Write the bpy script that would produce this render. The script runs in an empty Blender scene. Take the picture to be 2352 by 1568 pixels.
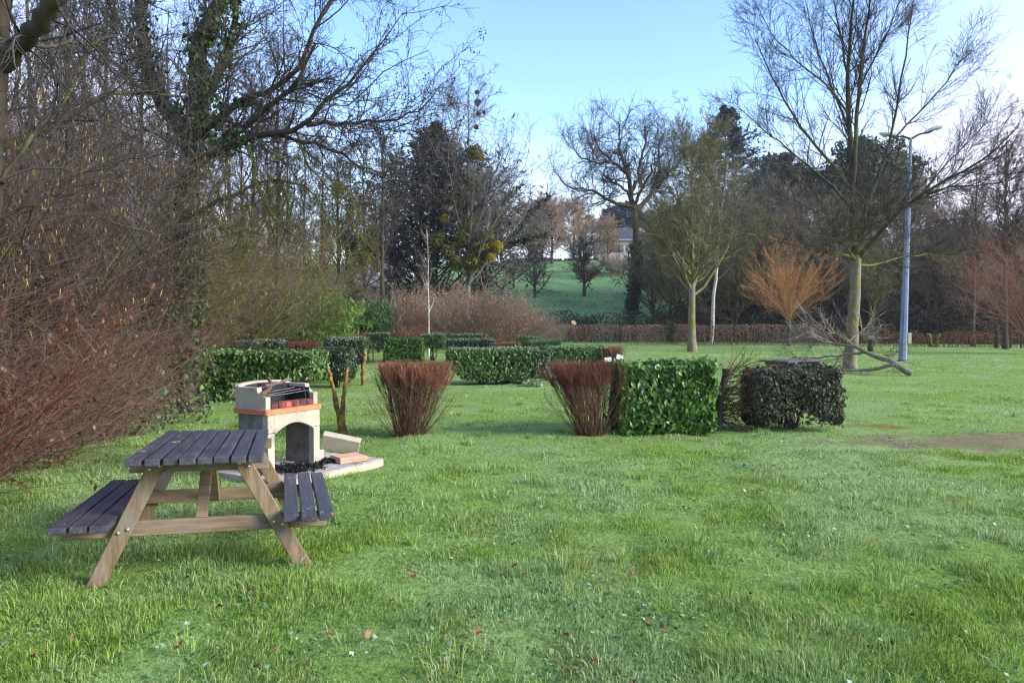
import bpy, math, random
import numpy as np
from mathutils import Vector, Matrix, Euler
rng = np.random.default_rng(11)
random.seed(5)
SC = bpy.context.scene
COL = SC.collection
R = math.radians
# ------------------------------------------------------------------ camera
F = 1699.0          # focal length in units of a 2352 x 1568 picture
CH = 1.55           # eye height
PITCH = math.atan((784 - 745) / F)
cam = bpy.data.cameras.new('camera'); camo = bpy.data.objects.new('camera', cam); COL.objects.link(camo)
cam.sensor_width = 36.0; cam.lens = 36.0 * F / 2352; cam.clip_end = 3000; cam.clip_start = 0.05
camo.location = (0, 0, CH); camo.rotation_euler = (R(90) - PITCH, 0, 0)
SC.camera = camo

def ray(px, py):
    dx, dy = (px - 1176) / F, (784 - py) / F
    cp, sp = math.cos(PITCH), math.sin(PITCH)
    return np.array((dx, cp + dy * sp, -sp + dy * cp))
def at(px, py, Y):
    d = ray(px, py); return np.array((0, 0, CH)) + d * (Y / d[1])
def gnd(px, py, z=0.0):
    d = ray(px, py); return np.array((0, 0, CH)) + d * ((z - CH) / d[2])

# ------------------------------------------------------------------ terrain height
def sstep(a, b, x):
    t = np.clip((x - a) / (b - a), 0, 1); return t * t * (3 - 2 * t)
def vnoise(x, y, s, seed=0):
    x = np.asarray(x, float) / s; y = np.asarray(y, float) / s
    xi = np.floor(x).astype(int); yi = np.floor(y).astype(int); fx = x - xi; fy = y - yi
    fx = fx * fx * (3 - 2 * fx); fy = fy * fy * (3 - 2 * fy)
    def h(a, b):
        v = np.sin(a * 127.1 + b * 311.7 + seed * 74.7) * 43758.5453
        return v - np.floor(v)
    return (h(xi, yi) * (1 - fx) + h(xi + 1, yi) * fx) * (1 - fy) + (h(xi, yi + 1) * (1 - fx) + h(xi + 1, yi + 1) * fx) * fy
def hill(x, y):
    x = np.asarray(x, float); y = np.asarray(y, float)
    z = 13.0 * sstep(72, 140, y) + 3.0 * sstep(140, 400, y)
    z = z + 1.2 * (vnoise(x, y, 26, 3) - .5) * sstep(76, 100, y) + .35 * (vnoise(x, y, 6, 4) - .5) * sstep(74, 82, y)
    return z
def on_hill(px, py):
    for Y in np.arange(60, 220, .5):
        p = at(px, py, Y)
        if p[2] < hill(p[0], Y): return p
    return at(px, py, 140)
def lawn_z(x, y):
    return (vnoise(x, y, 1.3, 1) - .5) * .05 + (vnoise(x, y, .45, 2) - .5) * .03

# ------------------------------------------------------------------ mesh building
class Geo:
    def __init__(s): s.v = []; s.f = []; s.n = 0
    def add(s, verts, faces, mat=0, smooth=True):
        verts = np.asarray(verts, np.float32).reshape(-1, 3)
        if isinstance(faces, np.ndarray): s.f.append((faces + s.n, mat, smooth))
        else:
            by = {}
            for f in faces: by.setdefault(len(f), []).append(f)
            for k in by: s.f.append((np.array(by[k], np.int64) + s.n, mat, smooth))
        s.v.append(verts); s.n += len(verts)
    def mesh(s, name, mats, off=None):
        me = bpy.data.meshes.new(name)
        v = np.concatenate(s.v)
        if off is not None: v = v - np.asarray(off, np.float32)
        me.vertices.add(len(v)); me.vertices.foreach_set('co', v.ravel().astype(np.float32))
        loops = np.concatenate([f.ravel() for f, m, k in s.f]).astype(np.int32)
        tot = np.concatenate([np.full(len(f), f.shape[1]) for f, m, k in s.f])
        start = np.concatenate(([0], np.cumsum(tot)[:-1])).astype(np.int32)
        me.loops.add(len(loops)); me.loops.foreach_set('vertex_index', loops)
        me.polygons.add(len(tot)); me.polygons.foreach_set('loop_start', start)
        me.polygons.foreach_set('material_index', np.concatenate([np.full(len(f), m) for f, m, k in s.f]).astype(np.int32))
        me.polygons.foreach_set('use_smooth', np.concatenate([np.full(len(f), k) for f, m, k in s.f]).astype(bool))
        for m in (mats if isinstance(mats, (list, tuple)) else [mats]): me.materials.append(m)
        me.update(calc_edges=True)
        return me
    def build(s, name, mats, parent=None, off=None):
        o = bpy.data.objects.new(name, s.mesh(name, mats, off)); COL.objects.link(o)
        if parent is not None: o.parent = parent
        return o

def tag(o, label=None, cat=None, group=None, kind=None):
    if label: o['label'] = label
    if cat: o['category'] = cat
    if group: o['group'] = group
    if kind: o['kind'] = kind
    return o
def thing(name, label, cat, loc=(0, 0, 0), rz=0, group=None):
    o = bpy.data.objects.new(name, None); COL.objects.link(o)
    o.empty_display_size = .2
    o.location = [float(c) for c in loc]; o.rotation_euler = (0, 0, rz)
    return tag(o, label, cat, group)
def dup(root, label, loc, rz=0, sc=1, group=None, sz=None):
    r = root.copy(); COL.objects.link(r); r.location = [float(c) for c in loc]; r.rotation_euler = (0, 0, rz)
    r.scale = (sc, sc, sz if sz else sc)
    r['label'] = label
    if group: r['group'] = group
    for ch in list(root.children):
        c = ch.copy(); COL.objects.link(c); c.parent = r
        for g in ch.children:
            d = g.copy(); COL.objects.link(d); d.parent = c
    return r

# ------------------------------------------------------------------ shapes
def unit(a): return a / np.maximum(np.linalg.norm(a, axis=-1, keepdims=True), 1e-9)
def tubes(g, P, Rr, s=3, mat=0, smooth=True):
    P = np.asarray(P, float); Rr = np.asarray(Rr, float)
    N, k = Rr.shape
    T = unit(np.gradient(P, axis=1))
    U = unit(np.cross(T, np.array((.31, .57, .762)))); V = np.cross(T, U)
    a = np.arange(s) * 2 * np.pi / s
    v = P[:, :, None, :] + Rr[:, :, None, None] * (np.cos(a)[None, None, :, None] * U[:, :, None, :] + np.sin(a)[None, None, :, None] * V[:, :, None, :])
    idx = np.arange(N * k * s).reshape(N, k, s)
    A = idx[:, :-1]; B = idx[:, 1:]
    f = np.stack((A, np.roll(A, -1, 2), np.roll(B, -1, 2), B), -1).reshape(-1, 4)
    g.add(v.reshape(-1, 3), f, mat, smooth)
def capped(g, P, Rr, s=10, mat=0, capmat=None):
    """one tube with closed ends"""
    P = np.asarray(P, float)[None]; Rr = np.asarray(Rr, float)[None]
    n0 = g.n; tubes(g, P, Rr, s, mat); k = P.shape[1]
    cm = mat if capmat is None else capmat
    vs = g.v[-1]
    g.add(np.concatenate((vs[:s], vs[-s:])), [tuple(range(s - 1, -1, -1)), tuple(range(s, 2 * s))], cm, False)
def smooth_path(pts, k, jit=0):
    pts = np.asarray(pts, float)
    d = np.concatenate(([0], np.cumsum(np.linalg.norm(np.diff(pts[:, :3], axis=0), axis=1))))
    m = 5 * k
    t = np.linspace(0, d[-1], m)
    q = np.stack([np.interp(t, d, pts[:, i]) for i in range(pts.shape[1])], 1)
    for _ in range(max(2, m // 6)):
        q[1:-1] = (q[:-2] + q[2:] + 2 * q[1:-1]) / 4
    q = q[np.linspace(0, m - 1, k).astype(int)]
    if jit: q[1:-1, :3] += rng.normal(0, jit, (k - 2, 3))
    return q
def plen(P): return np.linalg.norm(np.diff(P, axis=1), axis=2).sum(1)
def branch(P, Rr, n, tr, ang, length, k=4, wander=.15, trop=0.0, rr=.5, rmin=.002, tip=.35, lensd=.25, prof=None, angsd=12, az=None, rmax=None, cluster=1.0):
    """children of polylines: returns arrays of polylines and radii"""
    N, k0 = Rr.shape
    L = plen(P)
    if np.isscalar(n): n = np.full(N, int(n))
    idx = np.repeat(np.arange(N), n); M = len(idx)
    t = tr[0] + (tr[1] - tr[0]) * rng.random(M) ** cluster
    u = t * (k0 - 1); i0 = np.minimum(u.astype(int), k0 - 2); fr = (u - i0)[:, None]
    pos = P[idx, i0] * (1 - fr) + P[idx, i0 + 1] * fr
    T = unit(P[idx, i0 + 1] - P[idx, i0])
    rad = Rr[idx, i0] * (1 - fr[:, 0]) + Rr[idx, i0 + 1] * fr[:, 0]
    rv = rng.normal(size=(M, 3)); perp = unit(np.cross(T, rv))
    a = np.radians(ang + angsd * rng.normal(size=M))[:, None]
    d = unit(np.cos(a) * T + np.sin(a) * perp)
    ln = (length(L[idx]) if callable(length) else np.full(M, length)) * (prof(t) if prof else 1) * np.clip(1 + lensd * rng.normal(size=M), .3, 2)
    r0 = np.maximum(rad * rr, rmin)
    if rmax: r0 = np.minimum(r0, rmax)
    Q = np.empty((M, k, 3)); Q[:, 0] = pos
    for j in range(1, k):
        d = unit(d + wander * rng.normal(size=(M, 3)) + np.array((0, 0, trop)))
        Q[:, j] = Q[:, j - 1] + d * (ln / (k - 1))[:, None]
    RR = r0[:, None] * np.linspace(1, tip, k)[None]
    return Q, RR
def leaves(g, pos, nrm, size, asp=.5, mat=0, fold=.15, sd=.34, up=None, jit=.5):
    """small folded leaves: 5 vertices, 4 triangles each"""
    pos = np.asarray(pos, float); M = len(pos)
    nrm = unit(np.asarray(nrm, float) + jit * rng.normal(size=(M, 3)))
    if up is None: ax = rng.normal(size=(M, 3))
    else: ax = np.asarray(up, float) + .55 * rng.normal(size=(M, 3))
    ax = unit(ax - (ax * nrm).sum(1, keepdims=True) * nrm); sd_ = np.cross(nrm, ax)
    s = (size * np.clip(1 + sd * rng.normal(size=M), .4, 1.8))[:, None]
    w = s * asp * .5
    b = pos - ax * s * .5; tp = pos + ax * s * .5
    l = pos + sd_ * w + nrm * w * fold * 2; r = pos - sd_ * w + nrm * w * fold * 2
    v = np.stack((b, l, tp, r), 1).reshape(-1, 3)
    i = np.arange(M)[:, None] * 4
    f = np.concatenate((i + np.array((0, 2, 1)), i + np.array((0, 3, 2))), 0)
    g.add(v, f, mat, False)
_bc = {}
def box(g, size, M=None, bev=.004, mat=0, seg=1):
    import bmesh
    key = tuple(round(float(c), 4) for c in size) + (bev, seg)
    if key not in _bc:
        bm = bmesh.new(); bmesh.ops.create_cube(bm, size=1)
        bmesh.ops.scale(bm, vec=Vector(size), verts=bm.verts)
        if bev: bmesh.ops.bevel(bm, geom=list(bm.edges), offset=bev, segments=seg, profile=.6, affect='EDGES')
        bm.verts.index_update()
        _bc[key] = (np.array([v.co[:] for v in bm.verts]), [tuple(v.index for v in f.verts) for f in bm.faces]); bm.free()
    v, f = _bc[key]
    if M is not None:
        A = np.array(M); v = v @ A[:3, :3].T + A[:3, 3]
    g.add(v, f, mat, False)
def TR(x, y, z, rx=0, ry=0, rz=0): return Matrix.Translation((x, y, z)) @ Euler((rx, ry, rz)).to_matrix().to_4x4()
def beam(g, a, b, w, t, side=(0, 1, 0), bev=.004, mat=0):
    """board from a to b: width w in the plane, thickness t along side"""
    a = Vector(a); b = Vector(b); z = (b - a); L = z.length; z.normalize()
    y = Vector(side); y = (y - z * y.dot(z)).normalized(); x = y.cross(z)
    M = Matrix((x, y, z)).transposed().to_4x4(); M.translation = (a + b) / 2
    box(g, (w, t, L), M, bev, mat)

# ------------------------------------------------------------------ materials
def newmat(name):
    m = bpy.data.materials.new(name); m.use_nodes = True; nt = m.node_tree
    for n in list(nt.nodes): nt.nodes.remove(n)
    return m, nt
def nd(nt, t, **kw):
    n = nt.nodes.new(t)
    for k, v in kw.items():
        if k.startswith('i_'):
            key = k[2:]; key = int(key) if key.isdigit() else key.replace('_', ' ')
            n.inputs[key].default_value = v
        else: setattr(n, k, v)
    return n
def noise(nt, scale, detail=4, rough=.6, stretch=None, coord='Object', off=0):
    tc = nd(nt, 'ShaderNodeTexCoord'); mp = nd(nt, 'ShaderNodeMapping')
    nt.links.new(tc.outputs[coord], mp.inputs[0])
    mp.inputs['Location'].default_value = (off, off * 1.7, off * .6)
    if stretch: mp.inputs['Scale'].default_value = stretch
    n = nd(nt, 'ShaderNodeTexNoise', i_Scale=scale, i_Detail=detail, i_Roughness=rough)
    nt.links.new(mp.outputs[0], n.inputs['Vector'])
    return n.outputs['Fac']
def ramp(nt, fac, stops, interp='LINEAR'):
    r = nd(nt, 'ShaderNodeValToRGB'); e = r.color_ramp; e.interpolation = interp
    while len(e.elements) < len(stops): e.elements.new(.5)
    for el, (p, c) in zip(e.elements, stops):
        el.position = p; el.color = (*c, 1) if len(c) == 3 else c
    nt.links.new(fac, r.inputs[0]); return r.outputs['Color']
def mixc(nt, a, b, fac, mode='MIX'):
    m = nd(nt, 'ShaderNodeMix', data_type='RGBA', blend_type=mode)
    if isinstance(fac, (int, float)): m.inputs[0].default_value = fac
    else: nt.links.new(fac, m.inputs[0])
    for i, c in ((6, a), (7, b)):
        if isinstance(c, tuple): m.inputs[i].default_value = (*c, 1)
        else: nt.links.new(c, m.inputs[i])
    return m.outputs[2]
def finish(m, nt, col, rough=.85, spec=.25, bump=None, bstr=.4, trans=0.0, metal=0, bdist=.02):
    p = nd(nt, 'ShaderNodeBsdfPrincipled'); p.inputs['Metallic'].default_value = metal
    if isinstance(rough, (int, float)): p.inputs['Roughness'].default_value = rough
    else: nt.links.new(rough, p.inputs['Roughness'])
    p.inputs['Specular IOR Level'].default_value = spec
    if isinstance(col, tuple): p.inputs['Base Color'].default_value = (*col, 1)
    else: nt.links.new(col, p.inputs['Base Color'])
    if bump is not None:
        b = nd(nt, 'ShaderNodeBump', i_Strength=bstr, i_Distance=bdist); nt.links.new(bump, b.inputs['Height']); nt.links.new(b.outputs[0], p.inputs['Normal'])
    out = nd(nt, 'ShaderNodeOutputMaterial'); sh = p.outputs[0]
    if trans:
        t = nd(nt, 'ShaderNodeBsdfTranslucent'); mx = nd(nt, 'ShaderNodeMixShader'); mx.inputs[0].default_value = trans
        if isinstance(col, tuple): t.inputs['Color'].default_value = (*col, 1)
        else: nt.links.new(col, t.inputs['Color'])
        nt.links.new(sh, mx.inputs[1]); nt.links.new(t.outputs[0], mx.inputs[2]); sh = mx.outputs[0]
    nt.links.new(sh, out.inputs['Surface'])
    return m
def island(nt):
    g = nd(nt, 'ShaderNodeNewGeometry'); return g.outputs['Random Per Island']
def leafmat(name, stops, rough=.45, spec=.4, trans=.2, patch=None, pscale=2.0):
    m, nt = newmat(name)
    c = ramp(nt, island(nt), stops)
    if patch:
        f = ramp(nt, noise(nt, pscale, 3), [(.42, (0, 0, 0)), (.62, (1, 1, 1))])
        c = mixc(nt, c, patch, f)
    return finish(m, nt, c, rough, spec, trans=trans)
def barkmat(name, c1, c2, scale=6, moss=None, mlo=.5, mhi=.62, mscale=2.2, stretch=(1, 1, .3), isl=0.0, bstr=.5):
    m, nt = newmat(name)
    n = noise(nt, scale, 6, .7, stretch)
    c = ramp(nt, n, [(.3, c1), (.7, c2)])
    if isl:
        c = mixc(nt, c, ramp(nt, island(nt), [(0, tuple(x * (1 - isl) for x in c1)), (1, tuple(min(1, x * (1 + isl)) for x in c2))]), .6)
    if moss:
        f = ramp(nt, noise(nt, mscale, 5, .65, off=3), [(mlo, (0, 0, 0)), (mhi, (1, 1, 1))])
        c = mixc(nt, c, moss, f)
    return finish(m, nt, c, .9, .15, bump=n, bstr=bstr)

MT = {}
MT['bark_dark'] = barkmat('dark grey bark', (.03, .026, .022), (.095, .08, .062), moss=(.07, .075, .03), mlo=.56, mhi=.7)
MT['bark_ash'] = barkmat('grey green bark', (.10, .095, .075), (.26, .25, .2), moss=(.16, .15, .03), mlo=.47, mhi=.6)
MT['bark_moss'] = barkmat('mossy bark', (.05, .045, .025), (.13, .12, .06), moss=(.16, .19, .035), mlo=.4, mhi=.58)
MT['bark_mossy_dark'] = barkmat('dark mossy bark', (.03, .027, .02), (.085, .075, .05), moss=(.11, .13, .03), mlo=.5, mhi=.64)
MT['bark_birch'] = barkmat('white birch bark', (.2, .19, .17), (.68, .66, .62), 5, stretch=(1, 1, 2.2), moss=(.05, .045, .04), mlo=.6, mhi=.66)
MT['bark_lichen'] = barkmat('orange lichen bark', (.07, .045, .02), (.2, .14, .06), 14, moss=(.38, .24, .07), mlo=.45, mhi=.62, mscale=9, stretch=None)
MT['twig_dark'] = barkmat('dark twigs', (.035, .031, .029), (.09, .08, .072), 3, isl=.3, bstr=.1)
MT['twig_grey'] = barkmat('grey twigs', (.075, .068, .063), (.165, .15, .138), 3, isl=.3, bstr=.1)
MT['twig_brown'] = barkmat('brown twigs', (.052, .041, .037), (.135, .105, .092), 3, isl=.4, bstr=.1)
MT['twig_green'] = barkmat('moss green twigs', (.085, .08, .045), (.2, .19, .10), 3, isl=.3, bstr=.1)
MT['twig_moss'] = barkmat('bright mossy twigs', (.10, .10, .03), (.21, .205, .06), 3, isl=.3, bstr=.1)
MT['twig_red'] = barkmat('red dogwood twigs', (.065, .02, .016), (.17, .056, .042), 3, isl=.4, bstr=.1)
MT['twig_orange'] = barkmat('orange willow twigs', (.32, .155, .06), (.5, .28, .135), 3, isl=.3, bstr=.1)
MT['twig_rust'] = barkmat('rust brown twigs', (.17, .075, .048), (.31, .16, .11), 3, isl=.3, bstr=.1)
MT['twig_tan'] = barkmat('dry tan stems', (.075, .05, .038), (.215, .15, .112), 3, isl=.4, bstr=.1)
MT['twig_pale'] = barkmat('pale dead twigs', (.2, .17, .14), (.38, .34, .29), 3, isl=.3, bstr=.1)
MT['twig_wood'] = barkmat('grey wood twigs', (.11, .10, .085), (.25, .228, .195), 3, isl=.3, bstr=.1)
MT['twig_wood_brown'] = barkmat('brown wood twigs', (.125, .1, .082), (.26, .21, .175), 3, isl=.3, bstr=.1)
MT['twig_straw'] = barkmat('straw coloured twigs', (.18, .12, .08), (.38, .28, .2), 3, isl=.4, bstr=.1)
MT['twig_olive'] = barkmat('olive brown twigs', (.07, .056, .036), (.165, .14, .085), 3, isl=.35, bstr=.1)
MT['bark_poplar'] = barkmat('pale grey bark', (.09, .085, .08), (.24, .23, .215))
MT['catkin'] = leafmat('yellow catkins', [(0, (.22, .12, .05)), (.4, (.40, .27, .07)), (1, (.66, .56, .13))], .8, .1)
MT['catkin_dark'] = leafmat('dark alder catkins', [(0, (.05, .03, .03)), (1, (.12, .07, .05))], .8, .1, 0)
MT['cone_dark'] = leafmat('dark alder cones', [(0, (.02, .017, .017)), (1, (.05, .04, .035))], .8, .1, 0)
MT['ivy'] = leafmat('ivy leaves', [(0, (.02, .045, .012)), (.6, (.05, .10, .025)), (.9, (.10, .2, .04)), (1, (.16, .3, .06))], .4, .45)
MT['ivy_dark'] = leafmat('dark ivy leaves', [(0, (.012, .024, .01)), (.8, (.03, .055, .02)), (1, (.07, .11, .04))], .45, .35)
MT['ivy_grey'] = leafmat('grey green ivy leaves', [(0, (.035, .05, .03)), (.6, (.09, .125, .075)), (.9, (.16, .21, .13)), (1, (.24, .15, .08))], .5, .4)
MT['dead_leaf'] = leafmat('dead brown leaves', [(0, (.06, .03, .018)), (.6, (.15, .08, .045)), (1, (.30, .17, .09))], .8, .15)
MT['laurel'] = leafmat('bright laurel leaves', [(0, (.022, .06, .012)), (.45, (.055, .135, .02)), (.8, (.10, .21, .03)), (1, (.19, .32, .05))], .38, .5)
MT['laurel_mid'] = leafmat('laurel leaves', [(0, (.03, .075, .02)), (.5, (.075, .155, .038)), (.85, (.13, .225, .06)), (.97, (.2, .3, .11)), (1, (.38, .33, .06))], .38, .5)
MT['laurel_dark'] = leafmat('dark glossy leaves', [(0, (.02, .038, .019)), (.6, (.048, .075, .036)), (1, (.10, .14, .07))], .38, .5)
MT['laurel_purple'] = leafmat('bronze dark leaves', [(0, (.024, .028, .016)), (.6, (.062, .066, .038)), (1, (.13, .13, .08))], .45, .35)
MT['laurel_blue'] = leafmat('blue green leaves', [(0, (.02, .04, .03)), (.6, (.05, .085, .06)), (1, (.12, .18, .13))], .42, .5)
MT['frosted'] = leafmat('pale frosted leaves', [(0, (.10, .15, .08)), (.6, (.19, .27, .14)), (1, (.36, .42, .28))], .5, .4)
MT['copper'] = leafmat('copper leaves', [(0, (.09, .03, .018)), (.6, (.2, .07, .04)), (1, (.36, .14, .08))], .7, .2)
MT['needle_blue'] = leafmat('dark blue spruce needles', [(0, (.016, .03, .048)), (.7, (.036, .064, .10)), (1, (.07, .115, .16))], .6, .2, .05)
MT['needle_green'] = leafmat('dark evergreen needles', [(0, (.02, .03, .018)), (.7, (.046, .062, .038)), (1, (.09, .11, .065))], .6, .2, .05)
MT['needle_grey'] = leafmat('grey dark cypress foliage', [(0, (.035, .042, .042)), (.7, (.07, .08, .078)), (1, (.14, .14, .135))], .7, .15, .05)
MT['bamboo'] = leafmat('bamboo leaves', [(0, (.05, .11, .015)), (.5, (.14, .26, .035)), (1, (.32, .44, .10))], .45, .4, .35)
MT['bamboo_dark'] = leafmat('deep green bamboo leaves', [(0, (.015, .04, .012)), (.6, (.05, .12, .025)), (1, (.14, .26, .05))], .45, .4, .25)
MT['mistletoe'] = leafmat('olive mistletoe leaves', [(0, (.055, .065, .011)), (.6, (.12, .13, .02)), (1, (.22, .21, .035))], .6, .25)
MT['mistletoe_gold'] = leafmat('golden mistletoe leaves', [(0, (.16, .13, .012)), (1, (.42, .34, .03))], .6, .25)
MT['mistletoe_dark'] = leafmat('dark mistletoe leaves', [(0, (.02, .02, .02)), (1, (.05, .05, .045))], .6, .2)
MT['dry_leaf'] = leafmat('dry tan hornbeam leaves', [(0, (.13, .075, .055)), (.5, (.25, .155, .115)), (1, (.42, .29, .21))], .8, .15)
MT['dry_pink'] = leafmat('dry pinkish tan leaves', [(0, (.27, .15, .085)), (.6, (.48, .31, .19)), (1, (.62, .45, .3))], .8, .15)
MT['bramble'] = leafmat('dark bramble leaves', [(0, (.028, .024, .018)), (.6, (.064, .052, .04)), (.9, (.08, .095, .045)), (1, (.15, .095, .06))], .7, .2, .1)
# ------------------------------------------------------------------ world and sun
SUN_AZ = math.atan2(.93, -.30)      # direction to the sun measured from +Y towards +X
SUN_EL = R(24)
w = bpy.data.worlds.new('World'); SC.world = w; w.use_nodes = True
nt = w.node_tree
for n in list(nt.nodes): nt.nodes.remove(n)
sky = nd(nt, 'ShaderNodeTexSky', sky_type='NISHITA'); sky.sun_disc = False
sky.sun_elevation = SUN_EL; sky.sun_rotation = SUN_AZ; sky.air_density = 1.0; sky.dust_density = .6; sky.ozone_density = 1.2
tc = nd(nt, 'ShaderNodeTexCoord')
mp = nd(nt, 'ShaderNodeMapping'); mp.inputs['Scale'].default_value = (1.0, 1.0, 2.6); mp.inputs['Location'].default_value = (.35, .1, .2)
nt.links.new(tc.outputs['Generated'], mp.inputs[0])
cn = nd(nt, 'ShaderNodeTexNoise', i_Scale=1.7, i_Detail=5, i_Roughness=.5); nt.links.new(mp.outputs[0], cn.inputs['Vector'])
sx = nd(nt, 'ShaderNodeSeparateXYZ'); nt.links.new(tc.outputs['Generated'], sx.inputs[0])
# thin cloud: thicker towards the right (+X) and near the horizon
def mth(op, a, b=None, c=None, clamp=False):
    m = nd(nt, 'ShaderNodeMath', operation=op, use_clamp=clamp)
    for i, v in enumerate((a, b, c)):
        if v is None: continue
        if isinstance(v, (int, float)): m.inputs[i].default_value = v
        else: nt.links.new(v, m.inputs[i])
    return m.outputs[0]
right = mth('MULTIPLY_ADD', sx.outputs['X'], 3.0, -.80, True)
lft = mth('MULTIPLY_ADD', sx.outputs['X'], -2.0, -.42, True)
low = mth('MULTIPLY_ADD', sx.outputs['Z'], -3.2, 1.0, True)
cov = mth('ADD', mth('MULTIPLY', right, 1.0), mth('MULTIPLY', low, .95))
cov = mth('ADD', cov, mth('MULTIPLY', lft, .8))
cov = mth('ADD', cov, mth('MULTIPLY_ADD', cn.outputs['Fac'], 1.5, -.80))
cov = mth('MULTIPLY', mth('MINIMUM', mth('MAXIMUM', cov, 0.0), 1.0), .96)
hs = nd(nt, 'ShaderNodeHueSaturation', i_Saturation=1.22, i_Hue=.512, i_Value=1.0); nt.links.new(sky.outputs[0], hs.inputs['Color'])
mxw = nd(nt, 'ShaderNodeMix', data_type='RGBA'); nt.links.new(cov, mxw.inputs[0]); nt.links.new(hs.outputs[0], mxw.inputs[6])
mxw.inputs[7].default_value = (2.6, 2.5, 3.0, 1)
bg = nd(nt, 'ShaderNodeBackground', i_Strength=.15); nt.links.new(mxw.outputs[2], bg.inputs['Color'])
ow = nd(nt, 'ShaderNodeOutputWorld'); nt.links.new(bg.outputs[0], ow.inputs['Surface'])
sl = bpy.data.lights.new('sun', 'SUN'); sl.energy = 2.2; sl.angle = R(24); sl.color = (1.0, .955, .88)
so = bpy.data.objects.new('sun', sl); COL.objects.link(so)
sd = Vector((math.sin(SUN_AZ) * math.cos(SUN_EL), math.cos(SUN_AZ) * math.cos(SUN_EL), math.sin(SUN_EL)))
so.rotation_euler = sd.to_track_quat('Z', 'Y').to_euler(); so.location = (20, -10, 30)
vs = SC.view_settings; vs.view_transform = 'Standard'; vs.look = 'None'; vs.gamma = 1; vs.use_curve_mapping = False; vs.exposure = 1.68
SC.cycles.max_bounces = 5; SC.cycles.diffuse_bounces = 3; SC.cycles.glossy_bounces = 2; SC.cycles.transmission_bounces = 3
SC.cycles.transparent_max_bounces = 4; SC.cycles.use_denoising = True; SC.cycles.denoiser = 'OPENIMAGEDENOISE'; SC.cycles.denoising_input_passes = 'RGB_ALBEDO_NORMAL'; SC.cycles.denoising_prefilter = 'ACCURATE'; SC.cycles.sample_clamp_indirect = 6
SC.cycles.filter_width = 1.3

# ------------------------------------------------------------------ ground
def bare(x, y):
    """1 where the turf is worn away"""
    e = ((x - 7.4) / 3.2) ** 2 + ((y - 9.7) / 1.1) ** 2
    b = np.clip(1.3 - e, 0, 1)
    e2 = ((x - 5.2) / .75) ** 2 + ((y - 11.2) / .3) ** 2
    return np.clip(b + .7 * np.clip(1.3 - e2, 0, 1), 0, 1)
m, nt = newmat('turf')
big = noise(nt, .35, 5, .6); mid = noise(nt, 2.2, 6, .65, off=5); fine = noise(nt, 28, 6, .75, (1, .55, 1), off=9)
g1 = ramp(nt, fine, [(.28, (.022, .036, .010)), (.5, (.16, .27, .045)), (.75, (.26, .39, .12))])
g2 = ramp(nt, fine, [(.25, (.03, .05, .016)), (.5, (.225, .335, .115)), (.75, (.37, .48, .27))])
c = mixc(nt, g1, g2, ramp(nt, big, [(.4, (0, 0, 0)), (.62, (1, 1, 1))]))
c = mixc(nt, c, ramp(nt, fine, [(.3, (.07, .06, .025)), (.7, (.2, .18, .08))]), ramp(nt, mid, [(.6, (0, 0, 0)), (.78, (.7, .7, .7))]))
# worn soil and moss, by position
gg = nd(nt, 'ShaderNodeNewGeometry'); sp = nd(nt, 'ShaderNodeSeparateXYZ'); nt.links.new(gg.outputs['Position'], sp.inputs[0])
def ell(cx, cy, rx, ry):
    a = mth('DIVIDE', mth('SUBTRACT', sp.outputs['X'], cx), rx); b = mth('DIVIDE', mth('SUBTRACT', sp.outputs['Y'], cy), ry)
    return mth('SUBTRACT', 1.25, mth('ADD', mth('MULTIPLY', a, a), mth('MULTIPLY', b, b)))
w1 = mth('ADD', ell(7.4, 9.7, 3.1, 1.0), mth('MULTIPLY_ADD', mid, 5.5, -2.75))
c = mixc(nt, c, ramp(nt, fine, [(.3, (.10, .08, .045)), (.7, (.28, .235, .15))]), mth('MULTIPLY', w1, 1.0, clamp=True))
w2 = mth('ADD', ell(5.3, 11.2, .9, .35), mth('MULTIPLY_ADD', mid, 4.5, -2.6))
c = mixc(nt, c, (.16, .15, .02), mth('MULTIPLY', w2, .9, clamp=True))
finish(m, nt, c, .95, .1, bump=fine, bstr=.7, bdist=.04); MT['turf'] = m
m, nt = newmat('meadow')
fine = noise(nt, 3.0, 7, .75, (1, .4, 1)); big = noise(nt, .12, 4, .6, off=4)
c = ramp(nt, fine, [(.3, (.05, .11, .04)), (.5, (.135, .27, .105)), (.72, (.23, .38, .19))])
c = mixc(nt, c, ramp(nt, fine, [(.3, (.03, .04, .02)), (.7, (.09, .10, .05))]), ramp(nt, big, [(.5, (0, 0, 0)), (.7, (.8, .8, .8))]))
finish(m, nt, c, .95, .1, bump=fine, bstr=.6, bdist=.15); MT['meadow'] = m

def grid(g, xs, ys, zf):
    X, Y = np.meshgrid(xs, ys); Z = zf(X, Y)
    v = np.stack((X, Y, Z), -1).reshape(-1, 3); nx = len(xs); ny = len(ys)
    i = (np.arange(ny - 1)[:, None] * nx + np.arange(nx - 1)[None]).ravel()
    g.add(v, np.stack((i, i + 1, i + nx + 1, i + nx), 1))
g = Geo()
xs = np.concatenate((np.linspace(-500, -32, 40), np.linspace(-30, -8.2, 30), np.linspace(-8, 12, 180), np.linspace(12.5, 40, 36), np.linspace(44, 500, 40)))
ys = np.concatenate((np.linspace(-60, 1.5, 20), np.linspace(1.7, 16, 160), np.linspace(16.5, 70.5, 80), np.linspace(72.5, 150, 90), np.linspace(155, 900, 50)))
def gz(X, Y):
    return np.where(Y > 71, hill(X, Y), lawn_z(X, Y) * sstep(75, 50, Y) * 1.0)
grid(g, xs, ys, gz)
me_mats = [MT['turf'], MT['meadow']]
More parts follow.
